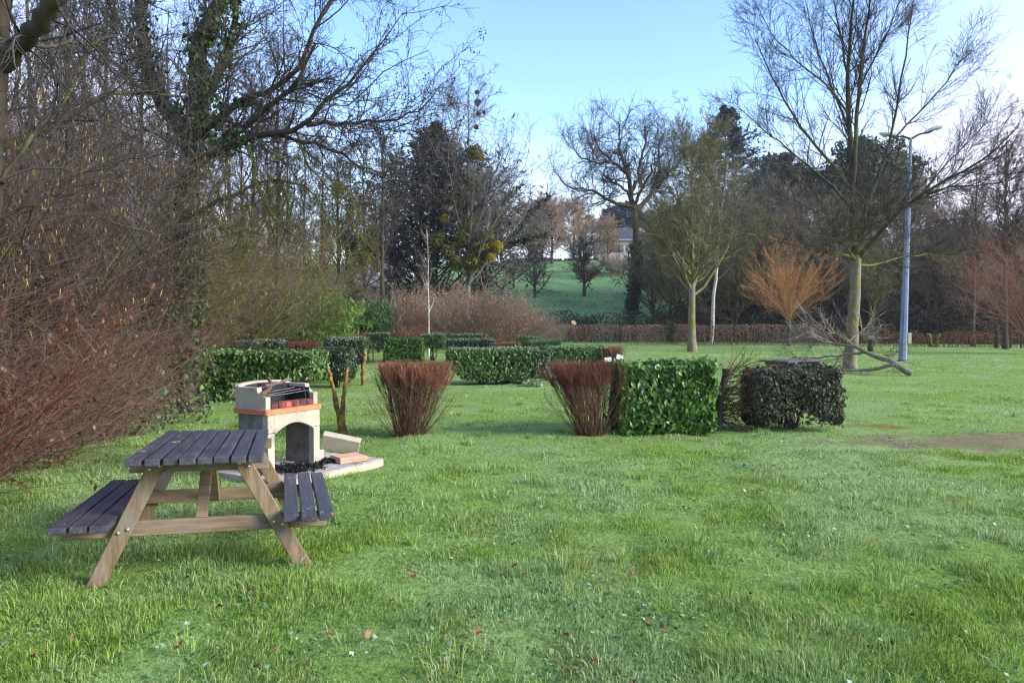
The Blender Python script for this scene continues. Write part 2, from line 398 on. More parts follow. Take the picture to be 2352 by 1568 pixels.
# the far slope is meadow grass
f = g.f[0][0]; cy = g.v[0][f].mean(1)[:, 1]
g.f = [(f[cy < 70], 0, True), (f[cy >= 70], 1, True)]
ground = tag(g.build('ground', me_mats), 'frosty green lawn rising to a meadow slope behind', None, kind='structure')

# ------------------------------------------------------------------ grass
def blades(n, y0, y1, hmin, hmax, wid, simple=False, power=1.5, keep=None):
    u = rng.random(n)
    a = 1 - power
    Y = (y0 ** a + u * (y1 ** a - y0 ** a)) ** (1 / a) if abs(a) > 1e-3 else y0 * (y1 / y0) ** u
    X = (rng.random(n) * 2 - 1) * (Y * .76 + .9)
    b = bare(X, Y) * np.clip(vnoise(X, Y, .28, 77) * 2.2 - .35, .15, 1)
    k = rng.random(n) > b * .9
    k &= ~((X < thick_x(Y) - .35))
    if keep is not None: k &= keep(X, Y)
    X = X[k]; Y = Y[k]; b = b[k]; n = len(X)
    cl = vnoise(X, Y, .33, 21); cl2 = vnoise(X, Y, 1.6, 22)
    h = (hmin + (hmax - hmin) * (cl ** 2.2) * (.35 + 1.3 * cl2)) * np.clip(1 + .3 * rng.normal(size=n), .35, 1.9) * (1 - .75 * b)
    az = rng.random(n) * 6.283; lean = np.abs(rng.normal(.45, .35, n))
    # clumps lean together
    la = vnoise(X, Y, .5, 30) * 12.0
    dx = np.cos(az) * .7 + np.cos(la) * .7; dy = np.sin(az) * .7 + np.sin(la) * .7
    W = wid * np.clip(1 + .3 * rng.normal(size=n), .5, 1.8) * (Y / y0) ** .55
    fa = rng.random(n) * 6.283; fx, fy = np.cos(fa), np.sin(fa)
    z0 = lawn_z(X, Y) - .008
    base = np.stack((X, Y, z0), 1); sidev = np.stack((fx, fy, 0 * fx), 1) * W[:, None] * .5
    ldir = np.stack((dx, dy, 0 * dx), 1)
    m1 = base + np.stack((0 * h, 0 * h, h * .6), 1) + ldir * (h * lean * .28)[:, None]
    tp = base + np.stack((0 * h, 0 * h, h * np.clip(1 - lean * .33, .35, 1)), 1) + ldir * (h * lean * .9)[:, None]
    return base, sidev, m1, tp
def thick_x(Y):
    return np.interp(Y, [0, 3, 7.2, 10.3, 18, 47, 70], [-4.6, -4.7, -5.0, -5.15, -7.5, -17.6, -26])
slab_u = np.array((.483, .876)); slab_v = np.array((-.876, .483)); BQ = np.array((-2.42, 7.28))
def not_slab(X, Y):
    u = (X - BQ[0]) * slab_u[0] + (Y - BQ[1]) * slab_u[1]; v = (X - BQ[0]) * slab_v[0] + (Y - BQ[1]) * slab_v[1]
    return ~((u > -.16) & (u < 1.32) & (v > -.45) & (v < .62))
g = Geo()
for (n, y0, y1, h0, h1, wd, pw) in ((620000, 2.4, 9, .012, .078, .0032, 1.3), (380000, 8.5, 24, .012, .05, .0062, 1.2)):
    B, S, M1, T = blades(n, y0, y1, h0, h1, wd, False, pw, not_slab)
    n = len(B)
    v = np.stack((B - S, B + S, M1 + S * .75, M1 - S * .75, T), 1).reshape(-1, 3); i = np.arange(n)[:, None] * 5
    g.add(v, np.concatenate((i + np.array((0, 1, 2, 3)),)), 0, False)
    nn = g.n - n * 5
    g.f.append((i + np.array((3, 2, 4)) + nn, 0, False))
B, S, M1, T = blades(300000, 23, 68, .025, .075, .014, True, 1.0)
n = len(B); v = np.stack((B - S * 1.3, B + S * 1.3, T), 1).reshape(-1, 3)
g.add(v, np.arange(n * 3).reshape(-1, 3), 0, False)
# longer tussocks in the near lawn
nc = 520
cy_ = 3 * (5.2 ** rng.random(nc)); cx_ = (rng.random(nc) * 2 - 1) * (cy_ * .74 + .5)
kk = (cx_ > thick_x(cy_) + .1) & (bare(cx_, cy_) < .1) & not_slab(cx_, cy_); cx_ = cx_[kk]; cy_ = cy_[kk]
per = 75; n = len(cx_) * per
sp_ = np.repeat(.05 + .10 * rng.random(len(cx_)), per)
rr_ = np.abs(rng.normal(0, 1, n)) * sp_; aa = rng.random(n) * 6.283
X = np.repeat(cx_, per) + rr_ * np.cos(aa); Y = np.repeat(cy_, per) + rr_ * np.sin(aa)
h = np.repeat(.045 + .05 * rng.random(len(cx_)), per) * np.clip(1 + .3 * rng.normal(size=n), .4, 1.7)
base = np.stack((X, Y, lawn_z(X, Y) - .01), 1)
od = np.stack((np.cos(aa), np.sin(aa), 0 * aa), 1) * (.15 + .55 * rng.random(n))[:, None] * h[:, None]
fa = rng.random(n) * 6.283; S = np.stack((np.cos(fa), np.sin(fa), 0 * fa), 1) * .0021 * (Y / 3)[:, None] ** .5
M1 = base + od * .4 + np.stack((0 * h, 0 * h, h * .62), 1); T = base + od * 1.3 + np.stack((0 * h, 0 * h, h * .85), 1)
v = np.stack((base - S, base + S, M1 + S * .8, M1 - S * .8, T), 1).reshape(-1, 3); i = np.arange(n)[:, None] * 5
g.add(v, i + np.array((0, 1, 2, 3)), 0, False); g.f.append((i + np.array((3, 2, 4)) + g.n - n * 5, 0, False))
m, nt = newmat('grass blades')
isl = island(nt)
ca = ramp(nt, isl, [(0, (.08, .15, .02)), (.5, (.22, .37, .05)), (.9, (.36, .52, .10)), (.965, (.38, .46, .14)), (1, (.55, .47, .24))])
cb = ramp(nt, isl, [(0, (.11, .19, .065)), (.5, (.29, .43, .16)), (.9, (.45, .58, .29)), (.97, (.5, .61, .42)), (1, (.56, .5, .3))])
cc = ramp(nt, isl, [(0, (.11, .14, .03)), (.5, (.29, .34, .08)), (1, (.5, .43, .18))])
f1 = ramp(nt, noise(nt, .42, 4, .6), [(.41, (0, 0, 0)), (.60, (1, 1, 1))])
f2 = ramp(nt, noise(nt, 1.3, 4, .6, off=7), [(.56, (0, 0, 0)), (.74, (.85, .85, .85))])
c = mixc(nt, mixc(nt, ca, cb, f1), cc, f2)
finish(m, nt, c, .5, .35, trans=.35); MT['grass'] = m
tag(g.build('grass', MT['grass']), 'lush dewy green grass covering the lawn', 'grass', kind='stuff')
# clover and other round leaves, some white with frost
g = Geo(); nc = 150
cy_ = 2.9 * (3.6 ** rng.random(nc)); cx_ = (rng.random(nc) * 2 - 1) * (cy_ * .74 + .3)
kk = (cx_ > thick_x(cy_) + .1) & not_slab(cx_, cy_); cx_ = cx_[kk]; cy_ = cy_[kk]; per = 45; n = len(cx_) * per
X = np.repeat(cx_, per) + rng.normal(0, .16, n); Y = np.repeat(cy_, per) + rng.normal(0, .13, n)
leaves(g, np.stack((X, Y, lawn_z(X, Y) + .012 + .03 * rng.random(n)), 1), np.tile((0, 0, 1.0), (n, 1)), .022, .95, 0, .05, jit=.35)
MT['clover'] = leafmat('clover leaves', [(0, (.03, .09, .02)), (.6, (.07, .17, .05)), (.85, (.16, .28, .13)), (1, (.42, .52, .42))], .5, .35, .15)
tag(g.build('clover', MT['clover']), 'small round clover leaves low in the grass', 'clover', kind='stuff')
# ------------------------------------------------------------------ plant builders
def tree_geo(H, r, clear=.2, nl=16, lang=45, lratio=.38, prof=None, ltrop=.1, levels=((9, 40, .45, .05), (8, 40, .5, .03), (5, 42, .5, .02)), twig=.006, wander=.14, lean=(0, 0), top=1.0, paths=None, k=7, limb_r=.5, tip0=.12):
    """returns trunk Geo and crown Geo in local coordinates"""
    tg, cg = Geo(), Geo()
    kk = 14
    t = np.linspace(0, 1, kk)
    wv = np.cumsum(rng.normal(0, .012 * H / kk * 2.2, (kk, 2)), 0); wv[0] = 0
    P = np.stack((wv[:, 0] + lean[0] * t * H, wv[:, 1] + lean[1] * t * H, t * H * top - .1 * (t == 0)), 1)[None]
    Rr = (r * (1 - t * (1 - tip0)) * (1 + .35 * np.exp(-t * H / .5)))[None]
    tubes(tg, P, Rr, 9)
    if prof is None: prof = lambda t: 1.15 - .75 * t
    Q, q = branch(P, Rr, nl, (clear, .97), lang, H * lratio, k, wander, ltrop, limb_r, twig * 2, .25, .2, prof)
    tubes(tg, Q, q, 5)
    if paths is not None:
        for pth, ra, rb in paths:
            s = smooth_path(pth, 10, .04)[None]; rr = np.linspace(ra, rb, 10)[None]; tubes(tg, s, rr, 7)
            A, a = branch(s, rr, 7, (.25, .98), 42, lambda L: L * .45, k, wander, ltrop, .5, twig * 2, .25)
            Q = np.concatenate((Q, A)); q = np.concatenate((q, a)); tubes(tg, A, a, 5)
    for li, (n, ang, lr, tp) in enumerate(levels):
        kq = 5 if li == 0 else 4
        Q, q = branch(Q, q, n, (.15, 1.0), ang, lambda L: L * lr, kq, wander * 1.2, tp, .55, twig, .5, .3, lambda t: 1.15 - .55 * t)
        tubes(cg, Q, q, 4 if li == 0 else 3)
    return tg, cg, Q
def ivy_on(P, Rr, n, size, off=.04):
    """leaf positions around a trunk polyline"""
    P = np.asarray(P, float); Rr = np.asarray(Rr, float); k = len(P)
    u = rng.random(n) * (k - 1); i = np.minimum(u.astype(int), k - 2); f = (u - i)[:, None]
    c = P[i] * (1 - f) + P[i + 1] * f; rad = Rr[i] * (1 - f[:, 0]) + Rr[i + 1] * f[:, 0]
    T = unit(P[i + 1] - P[i]); pr = unit(np.cross(T, rng.normal(size=(n, 3))))
    return c + pr * (rad + np.abs(rng.normal(0, off, n)))[:, None], pr
def ball_leaves(g, c, rad, n, size, asp=.5, mat=0, squash=1.0, inner=.55, up=None):
    d = unit(rng.normal(size=(n, 3))); rr = rad * (inner + (1 - inner) * rng.random(n) ** .5) * (.85 + .3 * rng.random(n))
    p = d * rr[:, None]; p[:, 2] *= squash
    leaves(g, np.asarray(c) + p, d, size, asp, mat, up=up)
def make_tree(name, label, loc, cat='tree', bark='bark_dark', twigm='twig_dark', group=None, rz=0, **kw):
    t = thing(name, label, cat, loc, rz, group)
    tg, cg, Q = tree_geo(**kw)
    tg.build('trunk', MT[bark], t); cg.build('crown', MT[twigm], t)
    return t
def shrub_geo(n, H, spread, base=.35, lean=(0, 0), levels=((10, 38, .4, .02), (6, 42, .5, 0)), r=.014, twig=.0035, wander=.09, up=.06, hvar=.3, bow=0, k=7):
    """many stems fanning from the ground"""
    sg, cg = Geo(), Geo()
    a = rng.random(n) * 6.283; rr = base * np.sqrt(rng.random(n))
    P = np.empty((n, k, 3)); P[:, 0] = np.stack((rr * np.cos(a), rr * np.sin(a), 0 * a - .05), 1)
    s = spread * rng.random(n) ** .7; a2 = a + rng.normal(0, .5, n)
    d = unit(np.stack((np.cos(a2) * s + lean[0], np.sin(a2) * s + lean[1], np.ones(n)), 1))
    L = H * (1 - hvar * rng.random(n)) * np.sqrt(1 + .4 * s * s)
    for j in range(1, k):
        d = unit(d + wander * rng.normal(size=(n, 3)) + np.array((0, 0, up - bow * j / k)))
        P[:, j] = P[:, j - 1] + d * (L / (k - 1))[:, None]
    Rr = (r * (.6 + .8 * rng.random(n)))[:, None] * np.linspace(1, .3, k)[None]
    tubes(sg, P, Rr, 4)
    Q, q = P, Rr; allQ = [P]
    for li, (m, ang, lr, tp) in enumerate(levels):
        Q, q = branch(Q, q, m, (.18 if li == 0 else .1, 1), ang, lambda L: L * lr, 5 if li == 0 else 4, wander * 1.6, tp, .6, twig, .45, .3, lambda t: 1.1 - .5 * t)
        tubes(cg, Q, q, 3); allQ.append(Q)
    return sg, cg, allQ
def hang(g, Q, n, ln, r, mat=0):
    """catkins hanging from random points of polylines Q"""
    i = rng.integers(0, len(Q), n); j = rng.integers(1, Q.shape[1], n)
    p = Q[i, j] + rng.normal(0, .015, (n, 3)); L = ln * (.6 + .7 * rng.random(n))
    tilt = rng.normal(0, .12, (n, 2)) * L[:, None]
    P = np.stack((p, p + np.stack((tilt[:, 0] * .5, tilt[:, 1] * .5, -L * .5), 1), p + np.stack((tilt[:, 0], tilt[:, 1], -L), 1)), 1)
    tubes(g, P, np.tile((r * .8, r, r * .5), (n, 1)), 3, mat)

def rbox_points(n, w, d, h, z0, rnd=.12, shell=.07, bottom=True, rough=1.0):
    """points near the faces of a clipped block, with outward normals"""
    areas = np.array((w * h, w * h, d * h, d * h, w * d, w * d * (.7 if bottom else 0)))
    fc = rng.choice(6, n, p=areas / areas.sum())
    u = rng.random(n) - .5; v = rng.random(n) - .5
    dep = np.abs(rng.normal(0, shell, n)); q = np.empty((n, 3)); N = np.zeros((n, 3))
    for k, (ax, sg_) in enumerate(((1, -1), (1, 1), (0, -1), (0, 1), (2, 1), (2, -1))):
        mk = fc == k
        sz = (w, d, h); oth = [a for a in (0, 1, 2) if a != ax]
        q[mk, ax] = sg_ * (sz[ax] / 2 - dep[mk]); q[mk, oth[0]] = u[mk] * sz[oth[0]]; q[mk, oth[1]] = v[mk] * sz[oth[1]]
        N[mk, ax] = sg_
    hs = np.array((w, d, h)) / 2
    # round the corners
    ex = np.maximum(np.abs(q) - (hs - rnd), 0); ln = np.linalg.norm(ex, axis=1)
    over = ln > rnd
    s = np.where(over, rnd / np.maximum(ln, 1e-9), 1.0)
    q = np.sign(q) * (np.minimum(np.abs(q), hs - rnd) + ex * s[:, None])
    N = unit(N + np.sign(q) * ex / max(rnd, .01) * .8)
    bump = (vnoise(q[:, 0] + q[:, 1] * .7 + 9, q[:, 2] * 1.3 + q[:, 1], .22, 41) - .5) * .13
    q = q + rough * N * (bump + (vnoise(q[:, 0] * 1.1 + 3, q[:, 2] + q[:, 1] * 1.2, .09, 43) - .5) * .06 + np.abs(rng.normal(0, .02, n)) * (rng.random(n) < .12) * 2)[:, None]
    q[:, 2] += z0 + h / 2
    return q, N
def hedge(name, label, loc, w, d, h, z0=.0, rz=0, leaf='laurel_mid', size=.06, asp=.5, n=6000, rnd=.12, stem='bark_dark', nst=7, frost=None, group='clipped bushes of the pavilion hedges', cut=None, trail=None, cat='hedge', base=.3, stemr=.025, shell=.07, rough=.45):
    t = thing(name, label, cat, loc, rz, group)
    g = Geo(); q, N = rbox_points(n, w, d, h - z0, z0, rnd, shell, rough=rough)
    if cut is not None:
        k = ~cut(q); q = q[k]; N = N[k]
    top = (N[:, 2] > .75) & (q[:, 2] > h - .10)
    leaves(g, q[~top], N[~top], size, asp, 0, jit=.45, up=np.tile((0, 0, -.9), ((~top).sum(), 1)))
    leaves(g, q[top], N[top], size * .9, asp, 1 if frost else 0, jit=.5)
    ni = n // 4
    p = (rng.random((ni, 3)) - .5) * np.array((w * .85, d * .85, (h - z0) * .85)) + np.array((0, 0, (h + z0) / 2))
    if cut is not None: p = p[~cut(p)]
    leaves(g, p, rng.normal(size=(len(p), 3)), size * 1.5, .7, 0)
    if trail is not None:
        leaves(g, trail, rng.normal(size=(len(trail), 3)), size, asp, 0, up=np.tile((0, 0, -.9), (len(trail), 1)))
    g.build('foliage', [MT[leaf], MT[frost or leaf]], t)
    sg = Geo(); k = 6
    a = rng.random(nst) * 6.283
    P = np.empty((nst, k, 3)); P[:, 0] = np.stack((np.cos(a) * .1 * base / .3, np.sin(a) * .06, 0 * a - .04), 1)
    e = np.stack(((rng.random(nst) - .5) * w * .85, (rng.random(nst) - .5) * d * .7, np.full(nst, h * .88)), 1)
    for j in range(1, k):
        f = j / (k - 1); P[:, j] = P[:, 0] * (1 - f) + e * f; P[:, j, 2] = P[:, 0, 2] + (e[:, 2] - P[:, 0, 2]) * f ** .8
    P[:, 1:-1] += rng.normal(0, .03, (nst, k - 2, 3))
    Rr = stemr * (.7 + .6 * rng.random(nst))[:, None] * np.linspace(1, .4, k)[None]
    tubes(sg, P, Rr, 6)
    Q, q2 = branch(P, Rr, 9, (.3, 1), 45, .3, 4, .2, .02, .5, .004)
    tubes(sg, Q, q2, 3)
    sg.build('stem', MT[stem], t)
    return t

def spirea(name, label, loc, H, wt, dt, wb, n=330, tipm='twig_rust', stem='twig_dry', group='leafless clipped shrubs', offx=0, strag=55):
    t = thing(name, label, 'shrub', loc, 0, group)
    k = 7; a = rng.random(n) * 6.283; r0 = np.sqrt(rng.random(n))
    b = np.stack((r0 * np.cos(a) * wb / 2, r0 * np.sin(a) * wb / 2, 0 * a - .04), 1)
    e = np.stack((r0 * np.cos(a) * wt / 2 + rng.normal(0, .05, n) + offx, r0 * np.sin(a) * dt / 2 + rng.normal(0, .05, n), H * (.74 + .26 * rng.random(n))), 1)
    f = np.linspace(0, 1, k)[None, :, None]
    P = b[:, None] * (1 - f) + e[:, None] * f
    P[:, :, :2] = b[:, None, :2] + (e - b)[:, None, :2] * f ** (.8 + .8 * rng.random((n, 1, 1)))
    P[:, 1:] += np.cumsum(rng.normal(0, .017, (n, k - 1, 3)), 1)
    Rr = (.0042 * (.45 + 1.3 * rng.random(n) ** 2))[:, None] * np.linspace(1.25, .5, k)[None]
    sg = Geo(); tubes(sg, P, Rr, 3)
    Q, q = branch(P, Rr, 4, (.35, .85), 26, .22, 4, .12, .08, .7, .002, .6)
    Q[:, :, 2] = np.minimum(Q[:, :, 2], H * 1.0 + .02 * rng.random(Q.shape[:2]))
    tubes(sg, Q, q, 3)
    # stragglers that lean out of the sides
    ns = strag; a = rng.random(ns) * 6.283; P2 = np.empty((ns, k, 3))
    P2[:, 0] = np.stack((np.cos(a) * wb / 2, np.sin(a) * wb / 2, 0 * a), 1)
    d = unit(np.stack((np.cos(a) * .8, np.sin(a) * .8, np.full(ns, .9)), 1))
    for j in range(1, k):
        d = unit(d + rng.normal(0, .1, (ns, 3)) + np.array((0, 0, .05))); P2[:, j] = P2[:, j - 1] + d * (.75 * H / (k - 1))
    tubes(sg, P2, np.tile(np.linspace(.0035, .0016, k), (ns, 1)), 3)
    A, aa = branch(P2, np.tile(np.linspace(.0035, .0016, k), (ns, 1)), 5, (.4, 1), 40, .16, 3, .15, .05, .7, .0016); tubes(sg, A, aa, 3)
    sg.build('stem', MT[stem], t)
    tg = Geo()
    # dense red tips, clipped level
    m = P[:, -3:]; T, tr = branch(P, Rr, 17, (.76, 1.0), 24, .15, 4, .14, .2, .8, .002, .7)
    T[:, :, 2] = np.minimum(T[:, :, 2], H + .018 * rng.normal(size=T.shape[:2]))
    tubes(tg, T, tr, 3); tg.build('twig_tip', MT[tipm], t)
    return t
MT['twig_dry'] = barkmat('brown wine stems', (.055, .028, .02), (.17, .10, .07), 4, isl=.4, bstr=.1)
MT['twig_wine'] = barkmat('wine red tips', (.085, .032, .025), (.2, .085, .06), 4, isl=.4, bstr=.1)
MT['twig_copper'] = barkmat('copper tips', (.14, .056, .034), (.31, .145, .09), 4, isl=.35, bstr=.1)

# ------------------------------------------------------------------ clipped bushes on the lawn
def gx(px, Y): return (px - 1176) / F * Y
hedge('laurel_hedge', 'bright green clipped laurel block in front, beside the red twiggy shrub', (gx(1517, 10.75), 10.75, 0), 1.36, .95, .99, .02, R(3), 'laurel', .075, .54, 12500, .10, nst=9, frost='laurel', base=.5, rough=1.1)
hedge('dark_bush', 'rounded dark bronze leaved bush with bare stems showing under it', (gx(1815, 10.9), 10.9, 0), 1.32, .95, .93, .06, R(-4), 'laurel_purple', .047, .6, 12500, .22, rough=1, nst=16, stemr=.02,
      cut=lambda q: (q[:, 2] < .03 + .12 * vnoise(q[:, 0], q[:, 1], .2, 61) + .34 * np.exp(-((q[:, 0] - .12) / .3) ** 2) * (.5 + .8 * vnoise(q[:, 0], q[:, 1], .13, 62))) & (rng.random(len(q)) > .10))
spirea('red_shrub', 'copper tipped leafless shrub standing alone on the open grass', (gx(938, 10.2), 10.2, 0), 1.03, 1.04, .8, .40, 190, 'twig_copper', offx=.06)
spirea('red_shrub', 'wine red leafless shrub touching the bright laurel block', (gx(1358, 10.3), 10.3, 0), 1.03, .98, .8, .34, 175, 'twig_wine', offx=-.12)
tr = np.stack((rng.normal(-.78, .13, 700), rng.normal(-.35, .1, 700), .02 + .55 * rng.random(700)), 1)
hedge('laurel_hedge', 'broad glossy laurel behind the barbecue, ragged below', (gx(594, 14.6), 14.9, 0), 2.38, 1.1, 1.02, .42, R(-3), 'laurel_mid', .10, .48, 7500, .16, nst=12, frost='laurel_mid', trail=tr, base=.8)
hedge('dark_bush', 'dark rounded bush behind the forked stump', (gx(768, 18), 18, 0), 1.0, .9, 1.0, .2, 0, 'laurel_dark', .065, .55, 5200, .26, nst=8)
hedge('dark_hedge', 'dark clipped block on a mossy yellow trunk', (gx(797, 19.4), 19.4, 0), 1.06, .9, 1.22, .52, R(4), 'laurel_dark', .06, .5, 4800, .1, nst=5, frost='frosted')
hedge('laurel_hedge', 'mid green square cut block standing alone beyond the copper shrub', (gx(925, 30), 30.4, 0), 1.6, 1.1, 1.0, .03, R(2), 'laurel', .075, .5, 6500, .09, nst=6, frost='laurel')
hedge('laurel_hedge', 'clipped crown on a forked trunk right of the square block', (gx(994, 31.7), 31.7, 0), 1.08, .9, 1.16, .56, 0, 'laurel_mid', .07, .5, 3600, .12, nst=5, stem='bark_moss', stemr=.04, frost='frosted')
hedge('dark_hedge', 'small far block behind the bare sapling', (gx(869, 41), 41, 0), 1.35, .9, 1.1, .25, 0, 'laurel_dark', .075, .5, 3200, .1, frost='frosted')
hedge('dark_hedge', 'far clipped block below the arching bamboo', (gx(709, 40), 40, 0), 1.7, 1.0, 1.1, .1, 0, 'laurel_mid', .075, .5, 3600, .1, frost='frosted')
hedge('blue_laurel', 'blue green laurel hedge farthest left, against the thicket', (gx(596, 23.6), 23.6, 0), 1.62, .9, 1.06, .1, 0, 'laurel_blue', .09, .5, 4200, .14, frost='frosted')
spirea('red_shrub', 'low rust brown leafless shrub between two dark hedges', (gx(688, 24.5), 24.5, 0), .98, 1.1, .8, .6, 260, 'twig_wine', strag=10)
hedge('laurel_hedge', 'long clipped dark green hedge in the middle of the lawn', (gx(1134, 19.2), 19.3, 0), 2.42, 1.0, .95, .1, R(1), 'laurel_mid', .068, .5, 12000, .12, nst=12, frost='frosted', base=1.2,
      cut=lambda q: (q[:, 2] < .10 + .42 * np.clip(-(q[:, 0] + .75) / .45, 0, 1)))
hedge('blue_laurel', 'blue tinted bush joining two long hedges', (gx(1236, 19.0), 19.2, 0), .62, .7, .86, .12, 0, 'laurel_blue', .08, .5, 2600, .2, nst=5)
hedge('laurel_hedge', 'long hedge behind the wine red shrub, pale along its top', (gx(1322, 20.4), 20.6, 0), 1.72, .9, .96, .2, 0, 'laurel_mid', .068, .5, 8000, .1, nst=9, frost='frosted', base=.9)
hedge('dark_hedge', 'low dark hedge just behind the long middle hedge', (gx(1082, 28), 28, 0), 1.85, .9, 1.02, .1, 0, 'laurel_dark', .07, .5, 5200, .1, frost='frosted')
hedge('dark_hedge', 'far dark hedge below the tan bushes', (gx(1077, 40), 40, 0), 2.0, .9, 1.06, .1, 0, 'laurel_dark', .075, .5, 3800, .1, frost='frosted')
hedge('laurel_hedge', 'short far clipped hedge by the brown field edge', (gx(1250, 27), 27.2, 0), 1.28, .9, .99, .12, 0, 'laurel_mid', .07, .5, 4200, .1, frost='frosted')
hedge('laurel_hedge', 'flat topped green bush on thin bare stems', (gx(1210, 38), 38, 0), 1.1, .9, .98, .62, 0, 'laurel_mid', .07, .5, 1600, .12, nst=14)
spirea('red_shrub', 'far wine coloured shrub left of the flat topped bush', (gx(1160, 36), 36, 0), .62, 1.3, .8, .8, 200, 'twig_wine', strag=6)
spirea('red_shrub', 'sparse tan shrub with two white tags at the end of the hedge', (gx(1408, 20), 20.2, 0), .95, .55, .5, .3, 90, 'twig_rust', stem='twig_brown', strag=10)
def tag_label(px, py, Y, ry, lab):
    g = Geo(); box(g, (.19, .006, .13), None, .002); 
    q = thing('plant_tag', lab, 'plant tag', (gx(px, Y), Y, 0), 0, 'white plant tags')
    o = g.build('tag', MT['tag'], q); o.location = (0, 0, at(px, py, Y)[2]); o.rotation_euler = (R(-15), ry, R(8))
    s = Geo(); capped(s, [(0, .02, -.05), (.01, .02, at(px, py, Y)[2])], [.006, .005], 5); s.build('stake', MT['twig_pale'], q)
m, nt = newmat('white tag'); finish(m, nt, (.55, .55, .57), .5); MT['tag'] = m
tag_label(1397, 826, 19.7, R(-6), 'lower white plant tag left of the other at the hedge end')
tag_label(1424, 820, 19.8, R(14), 'tilted white plant tag at the outer edge of the tan shrub')
# low blue-green leafy plant
g = Geo(); ball_leaves(g, (0, 0, .05), .28, 260, .09, .5, 0, .7, .3)
t = g.build('leafy_plant_foliage', MT['frosted']); t.location = (gx(1222, 18.2), 18.2, .02); tag(t, 'small pale leafy plant at the foot of the middle hedges', 'plant')
# mossy yellow trunk of the dark block
def stump(name, label, base, arms, mat, r0=.04, group='sawn off stumps', cut='cut_wood', lump=.006):
    t = thing(name, label, 'stump', base, 0, group)
    for pth, ra, rb in arms:
        g = Geo(); s = smooth_path(np.array(pth) - np.array(base), 12, lump)
        rr = np.linspace(ra, rb, 12) * (1 + .12 * rng.normal(size=12)); rr[-1] = rb * 1.12; rr[-2] = rb * 1.1
        capped(g, s, rr, 9, 0, 1)
        q, Nn = ivy_on(s, rr, 90, .01, .004); leaves(g, q, Nn, .02, .7, 0)
        g.build('stem', [MT[mat], MT[cut]], t)
    return t
m, nt = newmat('cut wood'); finish(m, nt, ramp(nt, noise(nt, 25, 3), [(.3, (.25, .17, .1)), (.7, (.5, .38, .25))]), .8); MT['cut_wood'] = m
b = gnd(787, 997)
stump('forked_stump', 'forked sawn stump with orange lichen beside the barbecue', b, [
    ([b + (0, 0, -.03), at(778, 950, b[1]), at(764, 890, b[1]), at(751, 843, b[1] - .05)], .042, .022),
    ([b + (.02, .03, -.03), at(787, 945, b[1]), at(790, 895, b[1] + .05), at(798, 841, b[1] + .1)], .042, .021)], 'bark_lichen')
b = gnd(834, 886)
stump('mossy_trunk', 'upright mossy trunk under the end of the dark block', b, [([b + (0, 0, -.03), at(834, 850, b[1]), at(838, 806, b[1])], .055, .05)], 'bark_lichen')
b = gnd(1650, 988)
t = stump('dead_stump', 'tall sawn dead stump between laurel block and dark bush', b, [
    ([b + (-.02, 0, -.03), at(1652, 940, b[1]), at(1660, 895, b[1]), at(1667, 845, b[1])], .075, .045),
    ([at(1640, 975, b[1] + .1) * (1, 1, 0) + (0, 0, -.02), at(1635, 930, b[1] + .1), at(1627, 846, b[1] + .1)], .05, .04)], 'bark_dark')
g = Geo(); n = 110
P = np.empty((n, 6, 3)); h0 = .1 + .75 * rng.random(n)
P[:, 0] = np.stack((.02 + .06 * h0, .02 * rng.normal(size=n), h0), 1)
d = unit(np.stack((.55 + .5 * rng.random(n), rng.normal(0, .4, n), rng.normal(.15, .45, n)), 1))
for j in range(1, 6):
    d = unit(d + rng.normal(0, .22, (n, 3))); P[:, j] = P[:, j - 1] + d * (.07 + .10 * rng.random(n))[:, None]
P[:, :, 2] = np.maximum(P[:, :, 2], .02)
rr = np.tile(np.linspace(.007, .003, 6), (n, 1)); tubes(g, P, rr, 4)
Q, q = branch(P, rr, 4, (.3, 1), 45, .14, 4, .2, .03, .6, .0018); tubes(g, Q, q, 3)
g.build('twig', MT['twig_dry'], t)
b = gnd(857, 833)
t = stump('pruned_sapling', 'thin pruned sapling forking into a small cup of twigs', b, [
    ([b + (0, 0, -.03), at(857, 815, b[1]), at(853, 795, b[1]), at(848, 781, b[1])], .028, .012),
    ([b + (0, 0, -.03), at(858, 812, b[1]), at(861, 795, b[1]), at(866, 780, b[1])], .028, .012)], 'bark_moss')
# ------------------------------------------------------------------ picnic tables
m, nt = newmat('dark stained wood')
tcn = noise(nt, 7, 6, .7, (3.5, .5, 3)); fin = noise(nt, 16, 4, .6, (4, .12, 4), off=2)
c = ramp(nt, tcn, [(.25, (.028, .026, .031)), (.55, (.07, .067, .084)), (.8, (.14, .134, .16))])
c = mixc(nt, c, ramp(nt, fin, [(.35, (.25, .25, .25)), (.6, (1, 1, 1))]), .45, 'MULTIPLY')
sx_ = noise(nt, 5.5, 7, .62, (1.6, 1, 1), off=11)
c = mixc(nt, c, (.34, .27, .19), ramp(nt, sx_, [(.66, (0, 0, 0)), (.69, (1, 1, 1))]))
gN = nd(nt, 'ShaderNodeTexCoord'); nsp = nd(nt, 'ShaderNodeSeparateXYZ'); nt.links.new(gN.outputs['Normal'], nsp.inputs[0])
finish(m, nt, c, ramp(nt, tcn, [(.3, (.34, .34, .34)), (.7, (.58, .58, .58))]), .4, bump=fin, bstr=.35, bdist=.004); MT['plank'] = m
